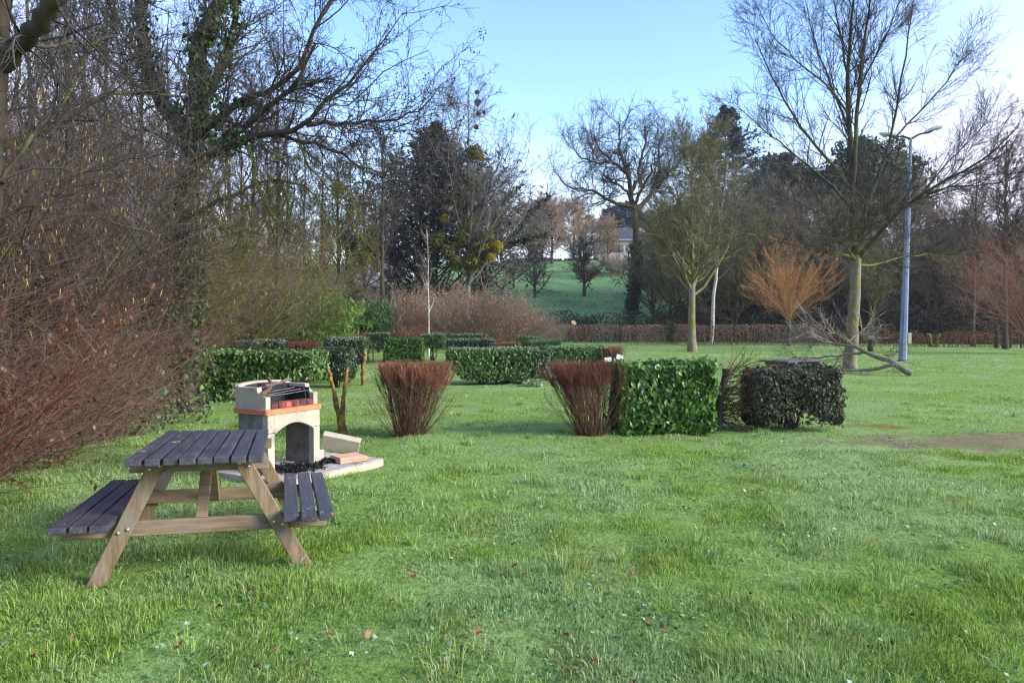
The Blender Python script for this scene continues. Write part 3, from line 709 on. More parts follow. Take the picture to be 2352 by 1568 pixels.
def woodmat(name, st, off=0):
    m, nt = newmat(name)
    a = noise(nt, 5, 6, .65, st, off=off); b = noise(nt, 30, 4, .7, tuple(x * (1.4 if x > 1 else .6) for x in st), off=off + 3)
    c = ramp(nt, a, [(.25, (.12, .085, .05)), (.5, (.225, .17, .105)), (.75, (.33, .27, .185))])
    c = mixc(nt, c, ramp(nt, b, [(.35, (.45, .4, .36)), (.6, (1, 1, 1))]), .6, 'MULTIPLY')
    c = mixc(nt, c, (.22, .21, .19), ramp(nt, noise(nt, 3, 4, .6, off=off + 8), [(.5, (0, 0, 0)), (.7, (.75, .75, .75))]))
    return finish(m, nt, c, .75, .25, bump=b, bstr=.35, bdist=.003)
MT['wood_beam'] = woodmat('weathered pine beam', (.35, 6, 6))
MT['wood_leg'] = woodmat('weathered pine leg', (5, 5, .6), 5)
m, nt = newmat('galvanised steel'); finish(m, nt, (.55, .56, .57), .3, .5, metal=.9); MT['steel'] = m
def picnic_table(label, loc, rot, dark=False):
    t = thing('picnic_table', label, 'picnic table', loc, 0, 'wooden picnic tables'); t.rotation_euler = rot
    L, pw, gp, th, zt = 1.62, .0825, .0115, .042, .73
    g = Geo(); W = 8 * pw + 7 * gp
    for i in range(8):
        x = -W / 2 + pw / 2 + i * (pw + gp)
        box(g, (pw + .002 * rng.normal(), L + .012 * rng.normal(), th), TR(x, .006 * rng.normal(), zt - th / 2 + .002 * rng.normal(), 0, .01 * rng.normal(), .002 * rng.normal()), .006, seg=2)
    g.build('tabletop', MT['plank'], t)
    zs = .365
    for s in (-1, 1):
        g = Geo()
        for i in range(3):
            x = (.645 if s > 0 else -.605) + (i - 1) * (.091 + .014)
            box(g, (.091, L + .012 * rng.normal(), th), TR(x, .006 * rng.normal(), zs - th / 2, 0, .012 * rng.normal(), .003 * rng.normal()), .006, seg=2)
        g.build('bench_seat', MT['plank'], t)
    for e in (-1, 1):
        y = e * .56
        g = Geo(); box(g, (.80, .045, .075), TR(0, y - e * .047, zt - th - .0385), .004); g.build('top_beam', MT['wood_beam'], t)
        g = Geo(); box(g, (1.52, .045, .092), TR(0, y - e * .047, zs - th - .047), .004); g.build('cross_beam', MT['wood_beam'], t)
        for s in (-1, 1):
            g = Geo(); beam(g, (s * .61 + .04, y, -.055), (s * .235, y, zt - th - .004), .092, .045, (0, 1, 0), .004)
            lg = g.build('leg', MT['wood_leg'], t)
            for zb in (zt - th - .04, zs - th - .047):
                f = (zb + .055) / (zt - th + .051); xc = s * (.61 - .375 * f) + .04 - .04 * f
                for dx in (-.026, .026):
                    b = Geo(); yy = y + e * .0225
                    pts = [(xc + dx, yy - e * .001, zb + dx * .35 * -s), (xc + dx, yy + e * .004, zb + dx * .35 * -s), (xc + dx, yy + e * .009, zb + dx * .35 * -s), (xc + dx, yy + e * .011, zb + dx * .35 * -s)]
                    capped(b, pts, [.0115, .0115, .0085, .004], 10); b.build('bolt', MT['steel'], lg)
    g = Geo(); beam(g, (0, -.50, zs - th - .08), (0, -.03, zt - th - .004), .045, .07, (1, 0, 0), .004); g.build('brace', MT['wood_beam'], t)
    g = Geo(); beam(g, (0, .50, zs - th - .08), (0, .03, zt - th - .004), .045, .07, (1, 0, 0), .004); g.build('brace', MT['wood_beam'], t)
    return t
rot = Euler((R(-2.0), R(1.2), R(17)))
tgt = Vector(at(450, 1069, 4.30)); loc = tgt - rot.to_matrix() @ Vector((0, -.81, .73)); loc.z = .015
PT = picnic_table('weathered picnic table with dark stained planks, large in front of the barbecue', loc, rot)
picnic_table('far picnic table mostly hidden behind the dark bush', (gx(1822, 17.3), 17.3, 0), Euler((0, R(0), R(-52))))

# ------------------------------------------------------------------ barbecue on its slab
def concrete(name, c1, c2, stain=(.05, .045, .04), s0=.60, s1=.75, sc=2.5):
    m, nt = newmat(name); a = noise(nt, 9, 6, .65); b = noise(nt, sc, 5, .65, off=6); f = noise(nt, 120, 3, .7, off=1)
    c = ramp(nt, a, [(.3, c1), (.7, c2)])
    c = mixc(nt, c, stain, ramp(nt, b, [(s0, (0, 0, 0)), (s1, (.85, .85, .85))]))
    return finish(m, nt, c, .9, .2, bump=f, bstr=.35, bdist=.004)
MT['conc'] = concrete('cream cast concrete', (.36, .325, .255), (.50, .455, .37), (.17, .155, .13), .53, .72)
MT['conc_grey'] = concrete('weathered concrete with painted shade', (.12, .118, .115), (.25, .24, .225), (.05, .048, .045), .55, .7)  # stained concrete, base also darkened to paint in shade on the barbecue's side
MT['soot'] = concrete('sooty concrete', (.012, .012, .014), (.05, .048, .055), (.13, .12, .13), .62, .8, 6)
MT['terra'] = concrete('terracotta shelf', (.40, .15, .075), (.55, .24, .13), (.25, .12, .08), .6, .8, 5)
MT['terra_pale'] = concrete('pale terracotta tile', (.55, .28, .19), (.68, .40, .29), (.45, .36, .3), .55, .75, 6)
MT['brick'] = concrete('red fire bricks', (.38, .09, .055), (.5, .15, .09), (.03, .028, .035), .40, .52, 4)
MT['slab'] = concrete('pale paving', (.33, .31, .27), (.46, .43, .38), (.14, .13, .12), .55, .7, 3)
MT['char'] = leafmat('black charcoal', [(0, (.006, .006, .007)), (1, (.03, .03, .033))], .8, .2, 0)
ang = math.atan2(slab_u[1], slab_u[0])
FX = Vector((BQ[0], BQ[1], 0))
def bq(u, v, z=0):
    return FX + Vector((slab_u[0] * u + slab_v[0] * v, slab_u[1] * u + slab_v[1] * v, z))
# local axes: x along the front (u), y to the back (v)
def extr(g, poly, y0, y1, mat=0, plane='xz'):
    """prism of an outline in x,z between y0 and y1"""
    n = len(poly); A = [(x, y0, z) for x, z in poly]; B = [(x, y1, z) for x, z in poly]
    if plane == 'xy': A = [(x, z, y0) for x, z in poly]; B = [(x, z, y1) for x, z in poly]
    g.add(A + B, [tuple(range(n)), tuple(range(2 * n - 1, n - 1, -1))] + [(i, (i + 1) % n, n + (i + 1) % n, n + i)[::-1] for i in range(n)], mat, False)
sl_ = thing('concrete_slab', 'pale concrete slab on the grass under the barbecue', 'slab', bq(0, 0), ang)
g = Geo(); extr(g, [(-.15, -.44), (1.26, -.44), (1.32, -.38), (1.32, .62), (-.15, .62)], -.1, .055, 0, 'xy'); g.build('footing', MT['conc'], sl_)
g = Geo()
for i in range(4):
    for j in range(3):
        box(g, (.345, .325, .012), TR(.03 + i * .355, -.262 + j * .335, .060, .004 * rng.normal(), .004 * rng.normal()), .003)
g.build('paving_tile', MT['slab'], sl_)
bb = thing('barbecue', 'cream concrete barbecue with terracotta shelf and arched front', 'barbecue', bq(0, 0, .066), ang)
zs = .70 - .066
def wallpoly(w, h): return [(0, 0), (w, 0), (w, h), (0, h)]
x0, x1 = .035, .745; yF, yB = .035, .44
g = Geo(); box(g, (.075, yB - yF - .02, zs - .055), TR(x0 + .035, (yF + yB) / 2 + .015, (zs - .055) / 2), .008); g.build('side_panel', MT['conc_grey'], bb)
g = Geo(); box(g, (.075, yB - yF - .02, zs - .055), TR(x1 - .035, (yF + yB) / 2 + .015, (zs - .055) / 2), .008); g.build('side_panel', MT['conc_grey'], bb)
# arched front
g = Geo(); top = zs - .05; ph = .40
arc = [(x0 + .085 + (x1 - x0 - .17) * k / 14, ph - .015 + .145 * math.sin(math.pi * (.12 + .76 * k / 14)) - .145 * math.sin(math.pi * .12)) for k in range(15)]
out = [(x0 - .006, ph), (arc[0][0] - .012, ph)] + arc + [(arc[-1][0] + .012, ph), (x1 + .006, ph), (x1 + .006, top), (x0 - .006, top)]
# strips so that the arch stays a clean mesh
ys_ = (yF - .02, yF + .055); n = len(arc)
V = []; Fc = []
for y in ys_:
    V += [(x, y, z) for x, z in arc] + [(x, y, top) for x, z in arc]
for k in range(n - 1):
    Fc += [(k, k + 1, n + k + 1, n + k), (2 * n + k + 1, 2 * n + k, 3 * n + k, 3 * n + k + 1), (k + 1, k, 2 * n + k, 2 * n + k + 1), (n + k, n + k + 1, 3 * n + k + 1, 3 * n + k)]
g.add(V, Fc, 0, False)
for xa, xb in ((x0 - .008, arc[0][0]), (arc[-1][0], x1 + .008)):
    box(g, (xb - xa, .075, top - ph), TR((xa + xb) / 2, yF + .0175, (top + ph) / 2), .003)
g.build('arch', MT['conc'], bb)
for xa, xb in ((x0 - .008, x0 + .085), (x1 - .085, x1 + .008)):
    g = Geo(); box(g, (xb - xa - .004, .074, ph - .006), TR((xa + xb) / 2, yF + .0175, (ph - .006) / 2), .004); g.build('pillar', MT['conc'], bb)
g = Geo()
co = []
for cx, cy, a0 in ((.03, .03, 180), (.78 - .03, .03, 270), (.78, .47, 0), (0, .47, 90)):
    if cy < .1:
        for k in range(5): a = R(a0 + 90 * k / 4); co.append((cx + .03 * math.cos(a), cy + .03 * math.sin(a)))
    else: co.append((cx, cy))
extr(g, co, zs - .05, zs, 0, 'xy')
g.build('shelf', MT['terra'], bb)
# fire box: two sides with swept shoulders, curved back, soot inside
def side(x, th, name):
    g = Geo(); y0, y1 = .045, .43
    pr = [(y0, 0), (y1, 0), (y1, .215)] + [(y0 + .035 + .09 * math.cos(R(90) * k / 6), .215 - .09 * math.sin(R(90) * k / 6)) for k in range(7)] + [(y0, .125)]
    n = len(pr)
    V = [(x, y, zs + z) for y, z in pr] + [(x + th, y, zs + z) for y, z in pr]
    g.add(V, [tuple(range(n))[::-1], tuple(range(n, 2 * n))] + [(i, (i + 1) % n, n + (i + 1) % n, n + i) for i in range(n)], 0, False)
    o = g.build(name, [MT['conc']], bb)
    return o
side(.03, .06, 'side_wall'); side(.69, .06, 'side_wall')
g = Geo(); k = 13
V = []; 
for i in range(k):
    a = math.pi * i / (k - 1); xx = .39 - .36 * math.cos(a); yy = .43 + .06 * math.sin(a)
    hh = .216 + .04 * math.sin(a) ** .8
    V += [(xx, yy, zs), (xx, yy, zs + hh), (xx, yy + .05, zs + hh), (xx, yy + .05, zs)]
g.add(V, [(4 * i + j, 4 * i + (j + 1) % 4, 4 * i + 4 + (j + 1) % 4, 4 * i + 4 + j) for i in range(k - 1) for j in range(4)] + [(3, 2, 1, 0), (4 * k - 4, 4 * k - 3, 4 * k - 2, 4 * k - 1)], 0, False)
g.build('back_wall', MT['conc'], bb)
g = Geo()   # sooty lining
V = []
for i in range(k):
    a = math.pi * i / (k - 1); xx = .39 - .296 * math.cos(a); yy = .40 + .055 * math.sin(a); hh = .20 + .035 * math.sin(a) ** .8
    V += [(xx, yy, zs + .004), (xx, yy, zs + hh), (xx, yy + .024, zs + hh), (xx, yy + .024, zs + .004)]
g.add(V, [(4 * i + j, 4 * i + (j + 1) % 4, 4 * i + 4 + (j + 1) % 4, 4 * i + 4 + j) for i in range(k - 1) for j in range(4)], 0, False)
box(g, (.01, .30, .17), TR(.097, .25, zs + .095), 0); box(g, (.01, .30, .17), TR(.683, .25, zs + .095), 0)
box(g, (.575, .03, .02), TR(.39, .37, zs + .15), .004); box(g, (.02, .27, .018), TR(.672, .24, zs + .13), .004)
box(g, (.58, .33, .012), TR(.39, .26, zs + .0075), .002)
g.build('fire_lining', MT['soot'], bb)
for i in range(6):
    g = Geo(); box(g, (.092, .13, .055), TR(.145 + i * .0985, .105, zs + .028, 0, 0, .02 * rng.normal()), .006); g.build('brick', MT['brick'], bb)
g = Geo()
for i in range(3):
    capped(g, [(.10, .13 + i * .09, zs + .13), (.39, .14 + i * .09, zs + .128 + .01 * i), (.68, .10 + i * .1, zs + .15 + .01 * i)], [.004] * 3, 6)
capped(g, [(.63, .10, zs + .06), (.635, .11, zs + .12), (.62, .12, zs + .18)], [.003] * 3, 5)
g.build('grill_rod', MT['steel_dark'] if 'steel_dark' in MT else MT['conc_grey'], bb)
def stick(label, pts, ra, rb, mat):
    b = pts[0]; g = Geo(); s = smooth_path([Vector(p) - Vector(b) for p in pts], 9, .004)
    capped(g, s, np.linspace(ra, rb, 9) * (1 + .1 * rng.normal(size=9)), 8, 0, 1)
    o = g.build('firewood_stick', [MT[mat], MT['cut_wood'] if mat != 'bark_dark' else MT['soot']]); o.location = b
    return tag(o, label, 'stick', 'firewood left on the barbecue')
stick('thick forked brown stick lying across the barbecue wall', [bq(.02, .09, .85), bq(.16, .16, .875), bq(.28, .24, .895), bq(.33, .30, .95), bq(.36, .36, .985)], .026, .018, 'twig_dry')
stick('short pale broken branch on top of the fire box', [bq(.24, .27, .915), bq(.36, .22, .935), bq(.46, .20, .97), bq(.52, .20, .965)], .022, .015, 'twig_grey')
stick('pale split log resting inside the fire box', [bq(.10, .33, .87), bq(.22, .33, .885), bq(.32, .31, .89)], .020, .018, 'twig_pale')
# loose pieces on the slab
def loose(name, label, size, u, v, z, rx, ry, rz, mat, cat, bev=.008):
    g = Geo(); box(g, size, None, bev, seg=2); vv = g.v[0]; vv += (.006 * rng.normal(size=vv.shape)).astype(np.float32) * (bev > .008)
    o = g.build(name, MT[mat]); o.location = bq(u, v, z); o.rotation_euler = (rx, ry, ang + rz); return tag(o, label, cat)
o = loose('concrete_block', 'cream concrete block leaning tilted on the back of the slab', (.44, .10, .20), 1.03, .28, .19, 0, 0, 0, 'conc', 'block')
o.location = Vector(at(783, 1018, 8.75)); o.rotation_euler = (R(24), R(13), R(8))
loose('terracotta_tile', 'broken pale terracotta slab lying flat on the paving', (.34, .26, .055), .98, -.20, .096, R(2), R(1), R(-22), 'terra_pale', 'tile', .009)
loose('stone_block', 'small rough white block beside the barbecue pillar', (.20, .17, .10), .84, .20, .118, 0, R(3), R(15), 'conc', 'block', .014)
loose('stone_chunk', 'small grey white rubble chunk behind the white block', (.10, .08, .05), .86, .33, .19, 0, R(12), R(40), 'slab', 'stone', .018)
g = Geo(); n = 900
cu = np.where(rng.random(n) < .6, rng.normal(.34, .14, n), rng.normal(.86, .12, n)); cvv = np.where(cu < .62, rng.normal(-.02, .13, n), rng.normal(-.06, .05, n))
pts = np.stack((BQ[0] + slab_u[0] * cu + slab_v[0] * cvv, BQ[1] + slab_u[1] * cu + slab_v[1] * cvv, .072 + .014 * rng.random(n)), 1)
kk = (cvv > -.40) & (cu > -.1) & (cu < 1.25); pts = pts[kk]
leaves(g, pts, np.tile((0, 0, 1.0), (len(pts), 1)), .034, .8, 0, .6, jit=.6)
tag(g.build('charcoal', MT['char'], None), 'scattered black charcoal and ash on the slab', 'charcoal', kind='stuff')
# ------------------------------------------------------------------ fallen leaves, each one an object
lf = []
for kx in range(5):
    g = Geo(); th = np.linspace(0, 2 * np.pi, 11)[:-1]; rad = .5 * (1 + .10 * np.cos(5 * th) + .12 * rng.normal(size=10))
    V = [(0, 0, 0)] + [(rad[i] * .6 * math.cos(th[i]), rad[i] * math.sin(th[i]), .3 * rng.normal() * rad[i]) for i in range(10)]
    g.add(V, [(0, 1 + i, 1 + (i + 1) % 10) for i in range(10)], 0, True)
    lf.append(g)
MT['fallen'] = None
m, nt = newmat('fallen leaf'); oi = nd(nt, 'ShaderNodeObjectInfo')
finish(m, nt, ramp(nt, oi.outputs['Random'], [(0, (.08, .03, .02)), (.5, (.16, .06, .035)), (.8, (.25, .10, .055)), (1, (.3, .18, .11))]), .6, .3, trans=.15); MT['fallen'] = m
lm = [g.mesh('fallen_leaf', MT['fallen']) for g in lf]
spots = [(1178, 1258), (1455, 1332), (1275, 1472), (1300, 1478), (1395, 1470), (1790, 1522), (1885, 1415), (1490, 1452), (1150, 1452), (632, 1510), (505, 1410), (430, 1340), (900, 1393), (170, 1480), (845, 1480), (1370, 1540), (700, 1555), (1085, 1440), (1100, 1475), (1900, 1280), (1620, 1470), (1725, 1380), (760, 1475), (590, 1555), (75, 1530), (1180, 1310), (1510, 1310), (1205, 1330), (950, 1340), (1520, 1465), (1450, 1590), (2050, 1500), (1750, 1140), (2045, 1195), (410, 1505), (1020, 1545)]
for i, (px, py) in enumerate(spots):
    p = gnd(px, py); o = bpy.data.objects.new('fallen_leaf', lm[i % 5]); COL.objects.link(o)
    o.location = (p[0], p[1], lawn_z(p[0], p[1]) + .045); s = .03 + .025 * random.random(); o.scale = (s, s, s)
    o.rotation_euler = (random.gauss(-.3, .4), random.gauss(0, .4), random.random() * 6.28)
    tag(o, 'brown curled dead leaf lying in the grass', 'leaf', 'fallen leaves on the lawn')
# ------------------------------------------------------------------ thicket along the left edge
GT = 'shrubs of the thicket on the left'
def shrub(name, label, loc, geo, mats, extra=(), rz=0, group=GT):
    t = thing(name, label, 'shrub', loc, rz, group)
    geo[0].build('stem', MT[mats[0]], t); geo[1].build('twig', MT[mats[1]], t)
    for nm, g, mt in extra: g.build(nm, MT[mt], t)
    return t
def leafcloud(n, c, s, size, zmin=.0, asp=.55):
    g = Geo(); p = np.asarray(c) + rng.normal(size=(n, 3)) * np.asarray(s); p[:, 2] = np.abs(p[:, 2] - zmin) + zmin
    leaves(g, p, rng.normal(size=(n, 3)), size, asp, 0, up=np.tile((0, 0, -.8), (n, 1))); return g
def on_twigs(Q, n, size, asp=.5, mat=0, zmax=None):
    g = Geo(); i = rng.integers(0, len(Q), n); j = rng.integers(1, Q.shape[1], n); p = Q[i, j] + rng.normal(0, .02, (n, 3))
    if zmax is not None: p = p[p[:, 2] < zmax]
    leaves(g, p, rng.normal(size=(len(p), 3)), size, asp, mat, up=np.tile((0, 0, -1.0), (len(p), 1))); return g
# red dogwood: long wands sweeping to the right
sg = shrub_geo(24, 2.8, .55, .5, (.7, .1), ((6, 24, .42, .01), (2, 30, .45, .0)), .007, .0018, .07, .0, .5)
dog = shrub('dogwood', 'red twigged dogwood at the left picture edge, wands sweeping over', (-4.9, 5.4, 0), sg, ('twig_red', 'twig_red'), [('foliage', on_twigs(sg[2][1], 260, .04), 'dead_leaf')])
dup(dog, 'wine red wands rising behind the leftmost dogwood', (-5.9, 7.2, 0), R(14), .85)
# tangled dry undergrowth
sg = shrub_geo(170, 2.2, .8, .8, (.18, 0), ((8, 40, .4, -.02), (4, 45, .45, -.02)), .007, .0023, .13, -.02, .6, .05)
dry = shrub('dry_bramble', 'tangle of dry tan stems at the foot of the thicket nearest the table', (-5.5, 6.2, 0), sg, ('twig_tan', 'twig_tan'), [('foliage', on_twigs(sg[2][1], 1500, .045), 'dead_leaf'), ('ivy', on_twigs(sg[2][0], 420, .055, .8, 0, 1.6), 'ivy_grey')])
for i, (x, y, s, lab) in enumerate(((-5.75, 8.0, .95, 'dry tan bramble tangle left of the tabletop'), (-5.85, 9.9, .95, 'dry tan bramble tangle at the bend of the thicket'), (-6.9, 12.2, .9, 'dry bramble tangle left of the broad laurel'), (-7.9, 14.6, .85, 'dry bramble below the ivy covered bush'), (-5.3, 4.6, .9, 'dry tan tangle at the very left of the lawn'), (-9.6, 18.5, .9, 'far dry bramble behind the broad laurel'), (-11.0, 25, 1.1, 'dry bramble behind the blue green hedge'), (-13.2, 31, 1.2, 'dry bramble beside the bamboo'))):
    dup(dry, lab, (x, y, 0), i * 1.9 + .5, s)
# hazels with yellow catkins
def hazel(n, H, spread, lean, nc, l2=6):
    sg = shrub_geo(n, H, spread, .55, lean, ((14, 38, .34, .01), (l2, 42, .42, 0), (3, 40, .5, 0)), .017, .0026, .075, .015, .3)
    cg = Geo(); hang(cg, sg[2][2], int(nc * 1.3), .065, .0065)
    return sg, cg
def hz(name, lab, loc, H, sp, lean, n, nc, mats=('bark_mossy_dark', 'twig_brown'), l2=6, nd_=900):
    sg, cg = hazel(n, H, sp, lean, nc, l2)
    return shrub(name, lab, loc, sg, mats, [('blossom', cg, 'catkin'), ('foliage', on_twigs(sg[2][1], nd_, .05), 'dead_leaf')])
h1 = hz('hazel_shrub', 'tall hazel hung with yellow catkins behind the red dogwood', (-6.5, 8.6, 0), 4.3, .75, (.25, -.05), 34, 520)
h2 = hz('hazel_shrub', 'hazel with yellow catkins under the ivy clad alder', (-7.0, 11.3, 0), 4.3, .8, (.25, 0), 34, 620)
h3 = hz('hazel_shrub', 'mossy hazel arching over the blue green hedge', (-8.6, 17.0, 0), 4.6, .95, (.35, 0), 30, 260, ('bark_moss', 'twig_olive'))
for i, (src, x, y, s, lab) in enumerate((
        (h1, -7.9, 9.8, 1.0, 'brown hazel deep in the thicket beyond the dogwood'), (h2, -8.3, 13.2, .95, 'brown hazel behind the alder trunk'), (h1, -8.3, 6.6, 1.0, 'hazel at the far left edge, mostly sky behind it'),
        (h2, -7.8, 14.2, .95, 'catkin hung hazel right of the alder trunk'), (h3, -10.6, 21.5, 1.05, 'mossy hazel left of the arching bamboo'), (h1, -10.4, 16.5, 1.05, 'dense brown hazel at the back of the thicket'),
        (h2, -12.2, 21.0, 1.25, 'tall twiggy hazel behind the mossy one'), (h3, -12.6, 27, 1.25, 'mossy hazel beside the bamboo clump'), (h1, -14.8, 26, 1.3, 'brown hazel further back in the row'), (h2, -15.6, 33, 1.4, 'brown hazel at the far end of the thicket'), (h1, -17.8, 40, 1.5, 'last brown hazel before the bare trees'))):
    dup(src, lab, (x, y, 0), i * 1.3 + .7, s)
# evergreen ivy masses inside the thicket
def ivy_bush(lab, loc, parts, mat='ivy_grey', size=.07, cat='ivy', name='ivy_bush'):
    g = Geo()
    for c, rad, n, sq in parts: ball_leaves(g, c, rad, n, size, .75, 0, sq, .5)
    o = g.build(name, MT[mat]); o.location = [float(q) for q in loc]; return tag(o, lab, cat, 'ivy masses in the thicket')
ivy_bush('tall grey green ivy mass left of the broad laurel', (-7.3, 14.8, 0), [((0, 0, .5), .8, 1500, 1), ((.1, 0, 1.3), .75, 1400, 1.1), ((-.2, .2, 2.1), .6, 800, 1.2), ((.55, -.4, .4), .55, 600, .9)])
ivy_bush('low grey ivy creeping out onto the grass by the thicket', (-5.6, 10.6, 0), [((0, 0, .15), .6, 520, .5), ((.2, 1.2, .2), .6, 420, .6), ((-.3, -1.4, .1), .5, 320, .5), ((-.5, .3, .7), .5, 420, 1)], size=.06)
ivy_bush('ivy patch at the foot of the thicket near the bench', (-5.4, 6.9, 0), [((0, 0, .1), .5, 380, .4), ((.1, 1.0, .1), .45, 300, .4), ((-.1, -1.1, .1), .5, 300, .4)], 'ivy_grey', .055)
ivy_bush('dark ivy mass behind the blue green hedge', (-10.2, 24.5, 0), [((0, 0, .9), 1.3, 1500, 1), ((.9, 1, .7), 1.0, 900, 1), ((-.6, 1, 1.9), .9, 700, 1)], 'ivy_dark', .09)
ivy_bush('dark ivy mass deep behind the hazels', (-9.3, 10.6, 0), [((0, 0, .9), 1.1, 1500, 1.1), ((.2, 1.5, 1.0), 1.1, 1500, 1.1), ((0, -1.6, .9), 1.1, 1400, 1.1), ((-.6, -3.2, .9), 1.0, 1100, 1.1)], 'bramble', .08)

# ------------------------------------------------------------------ ivy clad alder leaning over the thicket
AY = 13.0
def pth(lst, dy=0):
    return [at(px, py, AY + dz + dy) for px, py, dz in lst]
base = np.array((gx(430, AY), AY, 0))
limbs = [  # control points in picture position + depth offset, radii
    ([(428, 790, 0), (425, 640, 0), (428, 480, 0), (440, 370, 0), (448, 300, 0)], .27, .23),
    ([(440, 335, 0), (415, 290, .1), (387, 252, .2), (350, 205, .3), (330, 150, .4), (325, 60, .5), (322, -70, .6), (330, -200, .7)], .17, .08),
    ([(448, 305, 0), (459, 225, 0), (455, 112, 0), (486, 45, .1), (513, -5, .2), (530, -120, .3), (535, -220, .3)], .22, .07),
    ([(458, 290, -.1), (477, 225, -.2), (505, 165, -.3), (525, 120, -.3), (535, 45, -.4), (550, -40, -.4), (560, -160, -.5)], .12, .04),
    ([(450, 310, 0), (477, 300, -.3), (518, 256, -.6), (576, 225, -.8), (652, 189, -1), (702, 126, -1.2), (729, 63, -1.3), (765, 0, -1.5), (790, -60, -1.6)], .10, .028),
    ([(440, 385, 0), (480, 355, -.4), (526, 324, -.7), (585, 274, -1), (630, 238, -1.2), (668, 205, -1.4), (702, 160, -1.5), (725, 100, -1.6)], .11, .03),
    ([(440, 390, 0), (468, 360, -.6), (562, 319, -1.2), (630, 310, -1.5), (702, 292, -1.8), (742, 238, -2), (801, 189, -2.1), (855, 130, -2.2), (891, 81, -2.3), (925, 30, -2.4)], .12, .006),
    ([(705, 288, -1.8), (760, 278, -1.9), (832, 279, -2), (900, 281, -2.1), (954, 256, -2.2), (985, 232, -2.3), (1000, 215, -2.3)], .05, .01),
    ([(640, 309, -1.5), (720, 330, -1.7), (760, 345, -1.8), (801, 360, -1.9), (840, 390, -2), (882, 408, -2.1), (915, 425, -2.2)], .045, .009),
    ([(425, 500, 0), (460, 480, -.4), (500, 464, -.8), (562, 441, -1), (639, 407, -1.2), (702, 425, -1.3), (740, 470, -1.4), (765, 530, -1.5)], .07, .012),
    ([(562, 319, -1.2), (582, 370, -1.3), (585, 430, -1.4), (615, 480, -1.4), (652, 520, -1.5), (690, 560, -1.5), (735, 600, -1.5)], .05, .011),
    ([(590, 440, -1.4), (560, 500, -1.5), (540, 560, -1.5), (530, 610, -1.5)], .025, .008),
    ([(680, 300, -1.6), (700, 370, -1.7), (745, 430, -1.8), (790, 470, -1.8), (830, 540, -1.9)], .03, .008),
    ([(385, 250, .2), (340, 215, .1), (290, 175, 0), (235, 120, -.2), (180, 60, -.3), (150, 10, -.4)], .07, .03),
    ([(330, 150, .4), (290, 80, .3), (255, 20, .2), (225, -60, .2)], .06, .03),
    ([(450, 330, 0), (400, 330, -.6), (340, 300, -1), (280, 290, -1.4), (210, 255, -1.6)], .05, .015),
]
t = thing('alder_tree', 'big ivy clad alder with dark cones leaning over the thicket', 'tree', base)
tg = Geo(); P = []; q = []
for i, (l, ra, rb) in enumerate(limbs):
    s = smooth_path(pth(l) if i else [base + (0, 0, -.1)] + pth(l), 14, .02); rr = np.linspace(ra, rb, 14)
    s[0] = (base + (0, 0, -.1)) if i == 0 else s[0]
    rr = rr * (.85 if i < 3 else .68)
    tubes(tg, s[None], rr[None], 9, 1 if i in (9, 10, 11, 12) else 0)
    P.append(s); q.append(rr)
P = np.array(P); q = np.array(q)
tg.build('trunk', [MT['bark_dark'], MT['bark_moss']], t, base)
cg = Geo(); sel = [1, 2, 3, 4, 5, 6, 7, 8, 13, 14, 15]
A, a = branch(P[sel], q[sel], 30, (.12, 1), 46, 1.15, 6, .22, .03, .42, .006, .35, .35, None, 14, rmax=.017)
B, b_ = branch(A, a, 8, (.15, 1), 44, .42, 5, .22, .02, .6, .0035, .5)
C_, c_ = branch(B, b_, 4, (.2, 1), 42, .17, 4, .2, .03, .7, .0026, .6)
for z, zz, k in ((A, a, 4), (B, b_, 3), (C_, c_, 3)): tubes(cg, z, zz, k)
cg.build('crown', MT['twig_dark'], t, base)
cg = Geo(); sel = [9, 10, 11, 12]
A2, a2 = branch(P[sel], q[sel], 22, (.12, 1), 44, .8, 6, .25, -.04, .5, .006, .35)
B2, b2 = branch(A2, a2, 6, (.15, 1), 45, .34, 5, .25, -.01, .6, .0035, .5); C2, c2 = branch(B2, b2, 3, (.2, 1), 42, .15, 4, .2, 0, .7, .0024, .6)
for z, zz, k in ((A2, a2, 4), (B2, b2, 3), (C2, c2, 3)): tubes(cg, z, zz, k)
cg.build('mossy_branch', MT['twig_moss'], t, base)
hg = Geo(); hang(hg, B, 1500, .075, .007); hang(hg, A[:60], 300, .08, .007); hg.build('blossom', MT['catkin_dark'], t, base)
hg = Geo(); nclu = 1000; i = rng.integers(0, len(C_), nclu); p = np.repeat(C_[i, 2], 9, 0) + rng.normal(0, .035, (nclu * 9, 3))
leaves(hg, p, rng.normal(size=p.shape), .022, .9, 0, .3); hg.build('cone', MT['cone_dark'], t, base)
ig = Geo()
for l, n in ((0, 1700), (1, 650), (2, 1250), (3, 450), (4, 260), (5, 250), (6, 200)):
    m0 = 14 if l < 4 else 6
    pp, nn_ = ivy_on(P[l][:m0], q[l][:m0], n, .07, .09); leaves(ig, pp - base, nn_, .085, .8, 0, jit=.6, up=np.tile((0, 0, -.7), (n, 1)))
ig.build('ivy', MT['ivy'], t)
